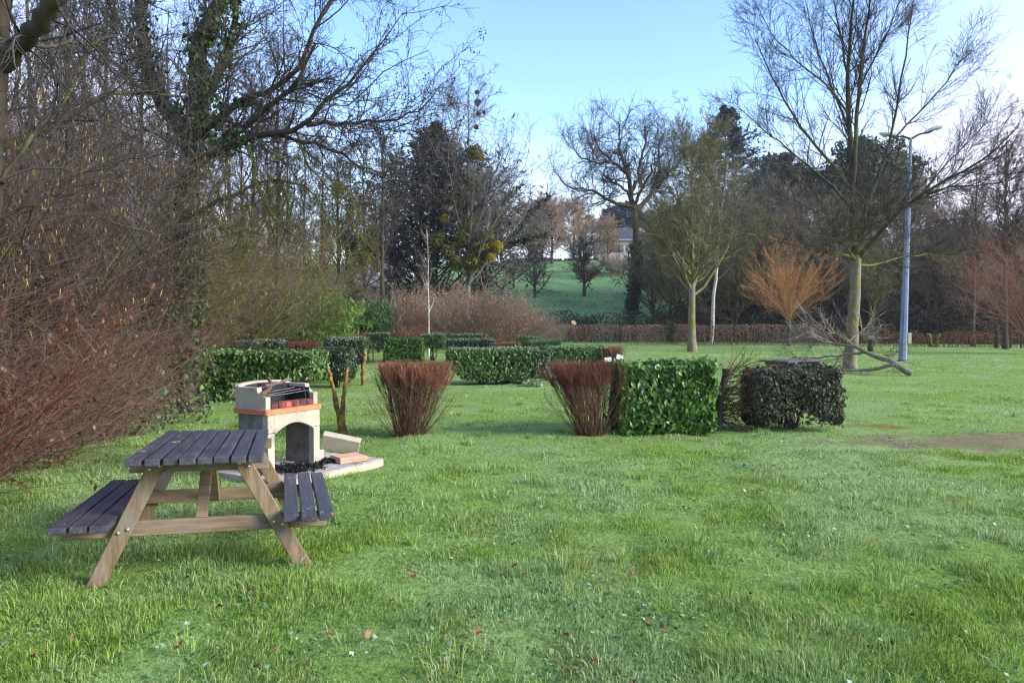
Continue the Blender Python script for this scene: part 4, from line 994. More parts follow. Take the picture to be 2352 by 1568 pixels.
# tree at the left edge, its thick limb reaching in
b0 = np.array((-4.75, 6.3, 0)); t = thing('leaning_tree', 'thick dark limb and trunk entering at the top left corner', 'tree', b0)
tg = Geo(); P = []; q = []
for i, (l, ra, rb) in enumerate((
        ([(-90, 900, 6.3), (-50, 600, 6.2), (-22, 420, 6.1), (-12, 260, 6), (-4, 150, 6), (-6, 40, 6), (10, -60, 5.9)], .10, .07),
        ([(8, 150, 6), (40, 105, 5.9), (72, 78, 5.8), (103, 42, 5.7), (126, 5, 5.6), (150, -50, 5.5)], .075, .06),
        ([(-60, 420, 7.2), (0, 333, 7.3), (81, 310, 7.4), (158, 274, 7.5), (234, 225, 7.6), (288, 207, 7.7), (340, 215, 7.8), (420, 222, 8)], .05, .012),
        ([(5, 420, 6.1), (36, 360, 6.2), (76, 310, 6.3), (130, 250, 6.5), (175, 190, 6.6), (200, 120, 6.8)], .024, .008),
        ([(-20, 520, 6.4), (60, 470, 6.5), (160, 430, 6.6), (260, 415, 6.8), (330, 430, 7)], .014, .004),
        ([(-20, 560, 6.0), (70, 520, 6.1), (190, 490, 6.2), (300, 520, 6.4), (390, 555, 6.6)], .009, .004),
        ([(-20, 420, 6.0), (90, 380, 6.1), (190, 400, 6.2), (300, 385, 6.4), (390, 345, 6.6)], .011, .004),
        ([(0, 120, 6), (60, 110, 6.2), (160, 100, 6.5), (250, 95, 6.8), (330, 60, 7)], .022, .006))):
    s = smooth_path([at(*z) for z in l] if i else [b0 - (0, 0, .1)] + [at(*z) for z in l], 14, .012); rr = np.linspace(ra, rb, 14)
    tubes(tg, s[None], rr[None], 9, 1 if i in (2, 3) else 0); P.append(s); q.append(rr)
tg.build('trunk', [MT['bark_dark'], MT['bark_mossy_dark']], t, b0)
P = np.array(P); q = np.array(q); cg = Geo()
A, a = branch(P[1:], q[1:], 16, (.15, 1), 48, .9, 6, .2, .02, .45, .004, .35, rmax=.014); B, b_ = branch(A, a, 7, (.2, 1), 44, .36, 5, .2, .02, .6, .0026, .5); C_, c_ = branch(B, b_, 3, (.2, 1), 42, .15, 4, .2, .02, .7, .002)
for z, zz in ((A, a), (B, b_), (C_, c_)): tubes(cg, z, zz, 3)
cg.build('crown', MT['twig_dark'], t, b0)

# ------------------------------------------------------------------ bare trees behind the thicket
GB = 'bare trees behind the thicket'
def tre(name, label, px, Y, H, r, bark='bark_dark', twigm='twig_dark', group=None, cat='tree', **kw):
    x = gx(px, Y); z = float(hill(x, Y)) if Y > 71 else 0
    return make_tree(name, label, (x, Y, z), cat, bark, twigm, group, H=H, r=r, **kw)
up1 = dict(clear=.22, nl=20, lang=34, lratio=.30, ltrop=.16, levels=((10, 34, .42, .10), (6, 36, .45, .06), (4, 38, .45, .04)), twig=.006)
a1 = tre('bare_tree', 'slender bare tree high behind the hazels at far left', 150, 17, 11, .13, group=GB, **{**up1, 'twig': .0045})
a2 = tre('bare_tree', 'bare upright tree at the back right of the alder', 640, 30, 12.5, .15, group=GB, **up1)
for i, (src, px, Y, s, lab) in enumerate(((a1, 60, 21, 1.1, 'bare tree left of the ivy covered trunks'), (a1, 260, 22, 1.05, 'bare tree between limb and ivy trunk'), (a1, 395, 24, 1.0, 'bare tree behind the ivy covered alder'), (a1, -60, 15, .9, 'bare tree on the left picture edge'), (a1, 210, 28, 1.3, 'bare tree far behind the hazels'), (a2, 520, 33, 1.05, 'bare tree above the mossy branches'), (a2, 590, 40, 1.2, 'bare tree above the drooping mossy branches'), (a1, 340, 33, 1.35, 'bare tree far behind the alder'))):
    Z = 0; dup(src, lab, (gx(px, Y), Y, Z), i * 2.1 + 1, s)
GC = 'row of tall bare trees left of the cypress'
up2 = dict(clear=.25, nl=24, lang=30, lratio=.26, ltrop=.18, levels=((9, 32, .45, .10), (6, 34, .45, .06), (4, 36, .5, .04)), twig=.011)
c1 = tre('bare_tree', 'tall thin bare tree right of the mossy branches', 700, 52, 14.2, .17, group=GC, **up2)
c2 = tre('bare_tree', 'forked bare tree directly left of the dark cypress', 878, 50, 14.3, .2, group=GC, clear=.3, nl=18, lang=27, lratio=.34, ltrop=.14, levels=((9, 34, .45, .08), (6, 36, .45, .05), (4, 38, .5, .03)), twig=.011)
for i, (src, px, Y, s, lab) in enumerate(((c1, 742, 55, 1.05, 'bare tree second from the mossy branches'), (c1, 838, 56, 1.05, 'bare tree beside the ivy column'), (c2, 665, 58, 1.1, 'bare tree half hidden by mossy twigs'), (c1, 908, 60, 1.05, 'slim bare tree touching the cypress'), (c2, 775, 62, 1.1, 'bare tree behind the mistletoe ball'), (c1, 620, 62, 1.1, 'bare tree at the left end of the row'), (c2, 560, 60, 1.15, 'bare tree glimpsed through the alder branches'))):
    dup(src, lab, (gx(px, Y), Y, 0), i * 1.7 + .6, s)
def mistle(tr, c, rad, gold=False, dark=False):
    g = Geo(); ball_leaves(g, (0, 0, 0), rad * 1.1, 800, rad * .36, .38, 0, 1, .15); o = g.build('mistletoe_foliage', MT['mistletoe_gold' if gold else 'mistletoe_dark' if dark else 'mistletoe'], tr)
    o.location = Vector(c) - tr.location; return o
# ivy column tree
Y = 54; x = gx(804, Y); t = tre('ivy_tree', 'slim tree trunk wrapped in dark ivy', 804, Y, 13.5, .17, **up2)
P = np.stack((np.zeros(8), np.zeros(8), np.linspace(.2, 8, 8)), 1); ig = Geo(); pp, nn_ = ivy_on(P, np.full(8, .2), 1500, .1, .2); leaves(ig, pp, nn_, .2, .8, 0); ig.build('ivy', MT['ivy_dark'], t)
for px, py, rad in ((848, 555, .75), (838, 590, .6), (780, 430, .4)): mistle(t, at(px, py, Y), rad)
mistle(t, at(858, 562, Y - .4), .35, True)
t = c1; mistle(t, at(775, 435, 52), .4)

# ------------------------------------------------------------------ cypress, poplar with mistletoe, ivy tree
def conifer(name, label, px, Y, H, wid, mat, z=None, n=150, ang=75, droop=-.06, leaf=.45, bare=.06, group=None, prof=None, per=26, cat='tree'):
    x = gx(px, Y); z = float(hill(x, Y)) if Y > 71 else 0.0
    t = thing(name, label, cat, (x, Y, z), 0, group)
    k = 10; tz = np.linspace(0, 1, k); P = np.stack((rng.normal(0, .05, k), rng.normal(0, .05, k), tz * H - .1), 1)[None]; Rr = (H * .013 * (1 - .95 * tz))[None]
    tg = Geo(); tubes(tg, P, Rr, 8)
    prof = prof or (lambda t: (1 - t) ** .8 * 1.0 + .03)
    Q, q = branch(P, Rr, n, (bare, .99), ang, wid * .62, 6, .07, droop, .35, .012, .3, .16, prof, 8)
    tubes(tg, Q, q, 4); tg.build('trunk', MT['bark_dark'], t)
    A, a = branch(Q, q, 9, (.2, 1), 46, lambda L: L * .36, 4, .1, -.03, .5, .006)
    cg = Geo()
    for B, m in ((Q, per), (A, max(4, per // 4))):
        n_ = len(B) * m; i = np.repeat(np.arange(len(B)), m); u = (.15 + .85 * rng.random(n_)) * (B.shape[1] - 1); i0 = np.minimum(u.astype(int), B.shape[1] - 2); f = (u - i0)[:, None]
        p = B[i, i0] * (1 - f) + B[i, i0 + 1] * f; T = unit(B[i, i0 + 1] - B[i, i0])
        leaves(cg, p + rng.normal(0, .05, (n_, 3)), np.tile((0, 0, 1.0), (n_, 1)) + rng.normal(0, .4, (n_, 3)), leaf, .28, 0, .2, up=T + rng.normal(0, .3, (n_, 3)))
    cg.build('crown', MT[mat], t); return t
conifer('cypress_tree', 'tall grey dark conical cypress left of the mistletoe poplar', 1002, 63, 18.4, 17, 'needle_grey', n=330, ang=56, droop=.05, leaf=.5, per=30, prof=lambda t: (1 - t) ** 1.0 * 1.15 * (.8 + .4 * rng.random(np.shape(t))) + .02)
ptree = tre('poplar_tree', 'tall poplar with pale trunk carrying many mistletoe balls', 1074, 58, 19.6, .25, 'bark_poplar', 'twig_grey', clear=.2, nl=38, lang=38, lratio=.34, ltrop=.13, levels=((9, 34, .45, .09), (6, 36, .45, .05), (4, 38, .5, .03)), twig=.010, prof=lambda t: 1.35 - .95 * t)
for px, py, rad in ((1062, 450, .75), (1045, 460, .55), (1090, 350, .6), (1075, 410, .4), (1000, 555, .65), (1012, 545, .5), (1030, 580, .7), (1060, 545, .7), (1085, 600, .8), (1110, 570, .8), (1120, 545, .6), (1070, 520, .6), (1050, 605, .6), (1098, 420, .35)): mistle(ptree, at(px, py, 57.4), rad)
for px, py, rad in ((1022, 502, .35), (1144, 567, .42), (1128, 590, .38), (1105, 362, .28)): mistle(ptree, at(px, py, 56.8), rad, True)
for px, py, rad in ((1096, 212, .18), (1097, 235, .26), (1099, 262, .2), (1111, 258, .14), (1094, 292, .2)): mistle(ptree, at(px, py, 58), rad, dark=True)
Y = 62; b0 = np.array((gx(1112, Y), Y, 0.0)); t = thing('ivy_tree', 'leaning tree smothered in dark ivy right of the mistletoe poplar', 'tree', b0)
L = [([b0, at(1112, 660, Y), at(1112, 600, Y), at(1122, 560, Y)], .35, .28), ([at(1118, 575, Y), at(1150, 560, Y), at(1185, 530, Y), at(1215, 495, Y), at(1240, 470, Y), at(1262, 448, Y)], .22, .05), ([at(1118, 570, Y), at(1130, 520, Y), at(1150, 470, Y), at(1190, 430, Y)], .18, .05), ([at(1113, 590, Y), at(1100, 540, Y), at(1095, 480, Y), at(1105, 420, Y)], .18, .05), ([at(1150, 560, Y), at(1190, 560, Y), at(1225, 545, Y), at(1255, 540, Y)], .1, .03)]
tg = Geo(); ig = Geo(); PP = []; QQ = []
for l, ra, rb in L:
    s = smooth_path(l, 12, .12) - b0; rr = np.linspace(ra, rb, 12); tubes(tg, s[None], rr[None], 7); PP.append(s); QQ.append(rr)
    pp, nn_ = ivy_on(s, rr, 420, .1, .18); leaves(ig, pp, nn_, .22, .8, 0)
tg.build('trunk', MT['bark_dark'], t); ig.build('ivy', MT['ivy_dark'], t)
cg = Geo(); A, a = branch(np.array(PP), np.array(QQ), 14, (.3, 1), 45, 3.0, 6, .2, .06, .4, .02); B, b_ = branch(A, a, 9, (.2, 1), 42, 1.2, 4, .2, .04, .6, .011); C_, c_ = branch(B, b_, 5, (.2, 1), 40, .5, 4, .2, .03, .7, .009)
for z, zz in ((A, a), (B, b_), (C_, c_)): tubes(cg, z, zz, 3)
cg.build('crown', MT['twig_grey'], t)

# ------------------------------------------------------------------ bamboo and tan bushes at the end of the lawn
def bamboo(label, loc, n, H, spread, lean, mat, leafn=26, size=.26):
    t = thing('bamboo_clump', label, 'bamboo', loc, 0, 'bamboo clumps')
    sg, cg, Q = shrub_geo(n, H, spread, .9, lean, ((6, 45, .22, -.03),), .014, .005, .05, .03, .35, bow=.42, k=10)
    sg.build('culm', MT['bark_moss'], t)
    lg = Geo()
    for B, m in ((Q[0], leafn), (Q[1], 12)):
        n_ = len(B) * m; i = np.repeat(np.arange(len(B)), m); u = (.35 + .65 * rng.random(n_)) * (B.shape[1] - 1.001); i0 = u.astype(int); f = (u - i0)[:, None]
        p = B[i, i0] * (1 - f) + B[i, i0 + 1] * f + rng.normal(0, .10, (n_, 3)); p[:, 2] = np.maximum(p[:, 2], .1)
        leaves(lg, p, rng.normal(size=(n_, 3)), size, .16, 0, .1, up=np.tile((0, 0, -1.0), (n_, 1)) + rng.normal(0, .25, (n_, 3)))
    lg.build('foliage', MT[mat], t); return t
bamboo('bright green bamboo arching over beside the thicket', (gx(640, 33) - .3, 33, 0), 75, 4.3, .55, (.42, 0), 'bamboo', 30, .30)
bamboo('second arching green bamboo right of the first', (gx(735, 36), 36, 0), 45, 3.9, .5, (-.15, 0), 'bamboo', 26, .28)
bamboo('deep green upright bamboo left of the tan bushes', (gx(805, 44), 44, 0), 90, 3.6, .5, (.08, 0), 'bamboo_dark', 26, .28)
ivy_bush('dark evergreen bush under the bamboo', (gx(850, 47), 47, 0), [((0, 0, .5), 1.2, 900, .8), ((-2.0, -.3, .5), 1.1, 800, .8), ((1.3, .2, .3), .9, 500, .7)], 'laurel_dark', .14, 'bush', 'evergreen_bush')
def tanbush(label, px, Y, n, H, sp, mats, leafn, leafm, lsize, rz=0, levels=((10, 32, .38, .03), (5, 36, .45, .02)), name='tan_bush', lean=(0, 0), group='leafless bushes beyond the clipped hedges', twig=.006):
    sg = shrub_geo(n, H, sp, .8, lean, levels, .016, twig, .08, .03, .3)
    ex = [('foliage', on_twigs(sg[2][1], leafn, lsize), leafm)] if leafn else []
    return shrub(name, label, (gx(px, Y), Y, float(hill(gx(px, Y), Y)) if Y > 71 else 0), sg, mats, ex, rz, group)
tb = tanbush('broad tan bush holding pale dry leaves behind the long hedges', 1075, 47, 85, 3.7, .85, ('twig_straw', 'twig_straw'), 3000, 'dry_pink', .12)
dup(tb, 'tan bush with pale dry leaves right of the birch sapling', (gx(1155, 49), 49, 0), 2.0, .92)
dup(tb, 'tan leafless bush between birch sapling and bamboo', (gx(1005, 52), 52, 0), 4.0, 1.05)
tb2 = tanbush('low brown bush at the right foot of the tan bushes', 1210, 50, 70, 2.5, .95, ('twig_straw', 'twig_wood_brown'), 500, 'dry_leaf', .1)
dup(tb2, 'low brown scrub behind the short far hedge', (gx(1265, 56), 56, 0), 1.2, .8)
dup(tb2, 'brown scrub below the slender bare trees', (gx(915, 56), 56, 0), 2.2, 1.7)
dup(tb2, 'brown scrub in front of the white house', (gx(850, 60), 60, 0), 3.3, 1.7)
cb = tanbush('low copper red shrub left of the birch sapling', 958, 44, 40, 1.5, .9, ('twig_rust', 'twig_rust'), 900, 'copper', .09)
dup(cb, 'copper red shrub with flat sprays in front of the bamboo', (gx(800, 41), 41, 0), 1.0, .85)
dup(cb, 'small wine red shrub under the tan bushes', (gx(1125, 43), 43, 0), 2.4, .6)
tre('birch_sapling', 'thin pale birch sapling rising from the clipped crown', 984, 36, 6.1, .05, 'bark_birch', 'twig_tan', clear=.32, nl=22, lang=24, lratio=.18, ltrop=.15, levels=((5, 28, .5, .08), (3, 30, .5, .05)), twig=.0055)

# hazel and scrub wall closing the left background
for i, (src, px, Y, s, lab) in enumerate((
        (h3, 500, 24, 1.15, 'mossy hazel above the blue green hedge'), (h3, 560, 30, 1.3, 'mossy hazel with slanting stems left of the bamboo'), (h2, 610, 38, 1.5, 'brown hazel behind the arching bamboo'),
        (h3, 690, 44, 1.5, 'mossy hazel above the bamboo clumps'), (h1, 540, 44, 1.8, 'tall brown hazel far behind the blue green hedge'), (h2, 450, 30, 1.4, 'tall hazel behind the alder drooping branches'), (h1, 400, 24, 1.4, 'tall hazel behind the alder foot'), (h2, 730, 54, 1.7, 'brown hazel behind the ivy column'))):
    dup(src, lab, (gx(px, Y), Y, 0), i * 1.37 + .2, s)
sc_ = tanbush('dense grey brown scrub below the pale house', 880, 66, 90, 4.6, 1.0, ('twig_wood_brown', 'twig_wood'), 1500, 'dry_leaf', .12, name='scrub', group='scrub below the houses', twig=.009)
for i, (px, Y, s, lab) in enumerate(((940, 64, 1.0, 'scrub at the foot of the cypress'), (820, 68, 1.05, 'scrub left of the pale house'), (760, 66, 1.1, 'scrub behind the deep green bamboo'), (690, 62, 1.2, 'scrub behind the arching bamboo'), (620, 66, 1.5, 'tall scrub behind the mossy hazels'), (540, 66, 1.6, 'tall scrub far behind the alder'), (460, 64, 1.7, 'tall scrub behind the left hazels'), (1010, 66, 1.0, 'scrub between cypress and poplar foot'), (1120, 68, .9, 'scrub behind the broad tan bush'), (1170, 72, .8, 'scrub at the left foot of the meadow'), (370, 62, 1.7, 'tall scrub deep in the left thicket'), (890, 78, 1.1, 'scrub on the slope below the pale house'), (800, 80, 1.2, 'scrub on the slope below the metal shed'), (700, 80, 1.5, 'scrub on the slope left of the shed'), (600, 82, 1.9, 'scrub on the slope behind the left trees'), (960, 84, 1.3, 'scrub on the slope behind the cypress'), (1090, 88, 1.2, 'scrub on the slope behind the ivy tree'))):
    dup(sc_, lab, (gx(px, Y), Y, float(hill(gx(px, Y), Y)) if Y > 71 else 0), i * 1.21 + .3, s)

# more tangle in the near thicket
for i, (src, x, y, s, lab) in enumerate(((h1, -6.6, 7.0, .8, 'lower hazel between the dogwood bushes'), (h2, -6.3, 9.9, .72, 'low twiggy hazel at the thicket front near the table'), (h1, -7.6, 12.4, .85, 'hazel in front of the alder trunk'), (h2, -6.2, 5.6, .85, 'hazel behind the leftmost dogwood'), (h1, -9.4, 8.4, 1.1, 'tall hazel at the back of the left thicket'), (h2, -9.9, 12.0, 1.15, 'tall hazel far behind the alder'))):
    dup(src, lab, (x, y, 0), i * 1.7 + 2.1, s)
# ------------------------------------------------------------------ brown field hedge
def brown_hedge(label, pts, w, h, nper, mat='dry_leaf', stem='twig_tan', name='field_hedge', size=.10, group='hedges along the far lawn edge', ragged=.1):
    t = thing(name, label, 'hedge', (*pts[0], 0), 0, group)
    g = Geo(); sg = Geo(); o = np.array((*pts[0], 0))
    for a, b in zip(pts[:-1], pts[1:]):
        a = np.array(a); b = np.array(b); L = np.linalg.norm(b - a); n = int(L * nper); d = (b - a) / L; nr = np.array((d[1], -d[0]))
        s = rng.random(n) * L; hh = h * (1 + ragged * (vnoise(s, 0 * s, 1.7, 50) - .5) * 2) - ragged * .3 * rng.random(n)
        z = hh * rng.random(n) ** .8; off = (rng.random(n) - .5) * w
        p = np.stack((a[0] + d[0] * s + nr[0] * off, a[1] + d[1] * s + nr[1] * off, z), 1) - o
        leaves(g, p, rng.normal(size=(n, 3)) + np.array((nr[0], nr[1], .3)), size, .6, 0, up=np.tile((0, 0, 1.0), (n, 1)))
        m = int(L * 16); s = rng.random(m) * L; off = (rng.random(m) - .5) * w
        P = np.empty((m, 4, 3)); P[:, 0] = np.stack((a[0] + d[0] * s + nr[0] * off, a[1] + d[1] * s + nr[1] * off, 0 * s), 1) - o
        for j in range(1, 4): P[:, j] = P[:, j - 1] + np.stack((rng.normal(0, .06, m), rng.normal(0, .06, m), np.full(m, h * 1.02 / 3)), 1)
        tubes(sg, P, np.tile((.014, .012, .010, .007), (m, 1)), 3)
    g.build('foliage', MT[mat], t); sg.build('stem', MT[stem], t); return t
def gp(px, py, Y): return (gx(px, Y), Y)
brown_hedge('clipped brown leafy field hedge across the middle distance', [(gx(1255, 64), 64), (gx(1420, 62), 62), (gx(1600, 58), 58), (gx(1885, 54), 54)], 1.1, 1.5, 420, 'dry_leaf', 'twig_straw')
brown_hedge('low reddish weedy hedge at the right edge of the field', [(gx(1885, 54), 54), (gx(2120, 51), 51), (gx(2470, 49), 49)], 1.2, .95, 260, 'dead_leaf', 'twig_rust', 'weedy_hedge', .09, ragged=.45)
brown_hedge('dark bramble bank between field hedge and meadow', [(gx(1180, 69), 69), (gx(1330, 67), 67), (gx(1480, 66), 66), (gx(1700, 64), 64), (gx(2000, 60), 60), (gx(2480, 56), 56)], 2.4, 2.3, 330, 'bramble', 'twig_dark', 'bramble_bank', .17, ragged=.35)
ivy_bush('dark ivy stub growing in the brown field hedge', (gx(1540, 58.2), 58.2, 0), [((0, 0, 1.25), .55, 420, 1.1), ((0, 0, .5), .3, 160, 1.3)], 'ivy_dark', .13, 'bush')
def post(label, px, Y, h, r=.07, mat='bark_dark', wires=None):
    g = Geo(); capped(g, [(0, 0, -.1), (.01, 0, h * .5), (0, .01, h)], [r, r * .95, r * .9], 7, 0, 1)
    o = g.build('fence_post', [MT[mat], MT['cut_wood']]); o.location = (gx(px, Y), Y, 0); return tag(o, label, 'fence post', 'fence posts along the field')
post('fence post rising left of the brown hedge, above the far hedges', 1367, 61.5, 1.62)
post('fence post by the start of the clipped brown hedge', 1425, 61.2, 1.55)
post('dark stout fence post in the weedy right edge', 2290, 48.6, 1.5, .14)
post('thin fence post second from the right picture edge', 2322, 48.2, 1.35, .05)
post('thin fence post at the right picture edge', 2346, 47.8, 1.3, .05)
for z in (.75, 1.15):
    g = Geo(); s = smooth_path([(gx(2270, 49), 49, z), (gx(2322, 48.2), 48.2, z - .03), (gx(2440, 46.5), 46.5, z)], 8); tubes(g, s[None], np.full((1, 8), .008), 4)
    tag(g.build('fence_wire', MT['steel']), ('lower' if z < 1 else 'upper') + ' wire of the fence at the right edge', 'wire', 'fence wires')
b = gnd(2140, 797)
stump('pollard_stump', 'twin mossy pollard stump in front of the weedy hedge', b, [([b - (0, 0, .1), at(2136, 780, b[1]), at(2134, 767, b[1])], .13, .12), ([b + (.35, 0, -.1), at(2152, 780, b[1]), at(2157, 767, b[1])], .12, .11)], 'bark_moss')
# pale cut stump and stone by the oak
g = Geo(); capped(g, [(0, 0, -.1), (0, 0, .7), (.02, 0, 1.25)], [.28, .26, .25], 9, 0, 1); o = g.build('cut_log', [MT['bark_mossy_dark'], MT['cut_wood']]); p = (gx(1306, 65), 65, 1.0); o.location = p; o.rotation_euler = (R(55), 0, R(20)); tag(o, 'small sawn log end showing pale on the bramble bank', 'log')
# fallen dead branch fence tangle
# ------------------------------------------------------------------ solitary lawn trees
AY = 25.6; base = gnd(1953, 848); AY = base[1]
t = thing('ash_tree', 'large bare tree with mossy trunk beside the lamp post', 'tree', base)
limbs = [
    ([(1953, 848, 0), (1957, 770, 0), (1963, 690, 0), (1968, 630, 0), (1966, 585, 0)], .215, .16),
    ([(1966, 590, 0), (1955, 530, 0), (1957, 450, 0), (1962, 380, 0), (1950, 300, .1), (1945, 200, .2), (1950, 100, .2), (1962, 0, .3), (1965, -120, .3)], .125, .022),
    ([(1959, 420, 0), (1965, 350, -.2), (1968, 270, -.3), (1975, 180, -.4), (1985, 90, -.5), (2000, 0, -.5), (2010, -90, -.5)], .085, .018),
    ([(1967, 600, 0), (1972, 540, .2), (1990, 470, .4), (2025, 390, .6), (2045, 320, .7), (2060, 250, .8), (2075, 150, .9), (2090, 60, 1), (2100, -20, 1)], .075, .015),
    ([(2040, 335, .7), (2080, 290, .8), (2130, 240, .9), (2180, 180, 1), (2225, 110, 1.1)], .04, .01),
    ([(1970, 595, 0), (2000, 560, -.4), (2050, 500, -.8), (2110, 450, -1.2), (2180, 410, -1.5), (2240, 380, -1.7), (2300, 330, -1.9), (2340, 290, -2)], .085, .016),
    ([(2110, 450, -1.2), (2180, 430, -1.3), (2260, 425, -1.4), (2330, 410, -1.5)], .035, .009),
    ([(2120, 445, -1.2), (2170, 380, -1), (2215, 335, -.9), (2270, 280, -.8)], .035, .009),
    ([(1958, 440, 0), (1930, 400, .4), (1885, 350, .8), (1835, 290, 1.2), (1795, 220, 1.5), (1760, 150, 1.8), (1735, 90, 2)], .065, .012),
    ([(1957, 480, 0), (1915, 430, -.5), (1855, 380, -1), (1795, 330, -1.4), (1740, 285, -1.7), (1700, 250, -2)], .055, .01),
    ([(1950, 300, .1), (1925, 230, .5), (1890, 150, .9), (1860, 60, 1.2), (1850, 0, 1.3)], .045, .012),
    ([(1947, 260, .1), (1905, 200, -.4), (1840, 150, -.9), (1780, 90, -1.3), (1745, 30, -1.5)], .04, .010),
    ([(1950, 180, .2), (1930, 90, -.2), (1915, 0, -.4), (1905, -80, -.5)], .04, .012),
    ([(1966, 600, 0), (1930, 580, -.5), (1880, 575, -1), (1820, 560, -1.5), (1750, 545, -1.9), (1680, 530, -2.2)], .045, .010),
    ([(1966, 605, 0), (2010, 610, .6), (2070, 590, 1.1), (2140, 585, 1.5), (2210, 590, 1.8)], .04, .009),
    ([(1962, 560, 0), (1900, 500, .8), (1840, 470, 1.5), (1780, 455, 2)], .04, .009),
    ([(1966, 590, 0), (1985, 530, -.9), (2010, 480, -1.6), (2040, 440, -2.2)], .04, .010),
    ([(1975, 200, -.4), (2010, 130, -.5), (2050, 50, -.6), (2075, -20, -.7)], .035, .010),
    ([(1966, 600, 0), (1940, 560, -1.0), (1905, 540, -1.9), (1870, 530, -2.6)], .035, .008)]
tg = Geo(); P = []; q = []
for i, (l, ra, rb) in enumerate(limbs):
    s = smooth_path([at(px, py, AY + dz) for px, py, dz in l], 14, .015); rr = np.linspace(ra, rb, 14)
    if i == 0: s[0, 2] = -.1; rr = rr * (1 + .25 * np.exp(-np.linspace(0, 8, 14)))
    tubes(tg, s[None], rr[None], 10, 1 if i in (13, 14, 15, 16, 18) else 2 if i else 0); P.append(s); q.append(rr)
tg.build('trunk', [MT['bark_ash'], MT['bark_moss'], MT['bark_mossy_dark']], t, base)
P = np.array(P); q = np.array(q); cg = Geo()
A, a = branch(P[1:], q[1:], 27, (.2, 1), 38, 1.7, 6, .12, .11, .45, .008, .4, .35, lambda t: 1.3 - .7 * t, 12, rmax=.026)
B, b_ = branch(A, a, 8, (.15, 1), 36, .62, 5, .14, .07, .6, .0055, .5); C_, c_ = branch(B, b_, 4, (.2, 1), 36, .27, 4, .15, .06, .7, .0045, .6)
for z, zz in ((A, a), (B, b_), (C_, c_)): tubes(cg, z, zz, 3)
cg.build('crown', MT['twig_dark'], t, base)
cg = Geo(); lo = [13, 14, 15, 16, 18]
A, a = branch(P[lo], q[lo], 16, (.15, 1), 42, 1.2, 6, .18, .02, .45, .008, .4, rmax=.02); B, b_ = branch(A, a, 7, (.15, 1), 38, .5, 5, .18, .03, .6, .0055, .5); C_, c_ = branch(B, b_, 3, (.2, 1), 36, .22, 4, .15, .03, .7, .0045)
for z, zz in ((A, a), (B, b_), (C_, c_)): tubes(cg, z, zz, 3)
cg.build('mossy_branch', MT['twig_green'], t, base)

bushy = dict(clear=.27, nl=60, lang=50, lratio=.36, ltrop=.12, levels=((11, 38, .42, .06), (7, 40, .45, .04), (4, 38, .5, .03)), twig=.008, prof=lambda t: 1.3 - .75 * t)
b = gnd(1590, 808); tre('lawn_tree', 'dense bare tree with pale trunk, centre right of the lawn', 1590, b[1], 11.6, .235, 'bark_ash', 'twig_green', **bushy)
b = gnd(2000, 808); tre('lawn_tree', 'small dark bare tree just behind the big one', 2000, b[1], 6.0, .13, 'bark_mossy_dark', 'twig_green', **{**bushy, 'nl': 26, 'levels': ((8, 38, .42, .05), (6, 38, .45, .03), (3, 38, .5, .02))})
# orange pollard willow
b = gnd(1812, 793); Y = b[1] - 1.5; t = thing('willow_tree', 'orange twigged young willow in front of the dark wood', 'tree', (gx(1812, Y), Y, 0))
tg = Geo(); P = np.stack((np.zeros(8), np.zeros(8), np.linspace(-.1, 2.7, 8)), 1)[None]; tubes(tg, P, np.linspace(.16, .13, 8)[None], 9); tg.build('trunk', MT['bark_mossy_dark'], t)
n = 75; k = 8; P = np.empty((n, k, 3)); P[:, 0] = np.stack((rng.normal(0, .07, n), rng.normal(0, .07, n), 1.75 + .9 * rng.random(n)), 1)
a = rng.random(n) * 6.283; el = np.radians(np.clip(rng.normal(52, 22, n), -5, 88)); d = np.stack((np.cos(a) * np.cos(el), np.sin(a) * np.cos(el), np.sin(el)), 1)
Ln = (2.6 + 3.2 * np.clip(np.sin(el), 0, 1)) * (.7 + .4 * rng.random(n))
for j in range(1, k):
    d = unit(d + rng.normal(0, .05, (n, 3)) + np.array((0, 0, .045))); P[:, j] = P[:, j - 1] + d * (Ln / (k - 1))[:, None]
rr = .022 * (.6 + .6 * rng.random(n))[:, None] * np.linspace(1, .3, k); bg_ = Geo(); tubes(bg_, P, rr, 4); bg_.build('branch', MT['twig_orange'], t)
A, a_ = branch(P, rr, 9, (.2, 1), 26, 1.05, 5, .09, .08, .55, .009, .5); B, b_ = branch(A, a_, 4, (.2, 1), 26, .45, 4, .1, .05, .6, .008)
cg = Geo(); tubes(cg, A, a_, 3); tubes(cg, B, b_, 3); cg.build('crown', MT['twig_orange'], t)
# second, taller orange willow behind
Y = 62; tre('willow_tree', 'rusty willow tips rising behind the orange willow', 1822, Y, 9.6, .15, 'bark_mossy_dark', 'twig_rust', clear=.35, nl=26, lang=24, lratio=.3, ltrop=.15, levels=((8, 24, .4, .08), (5, 26, .45, .06)), twig=.012)
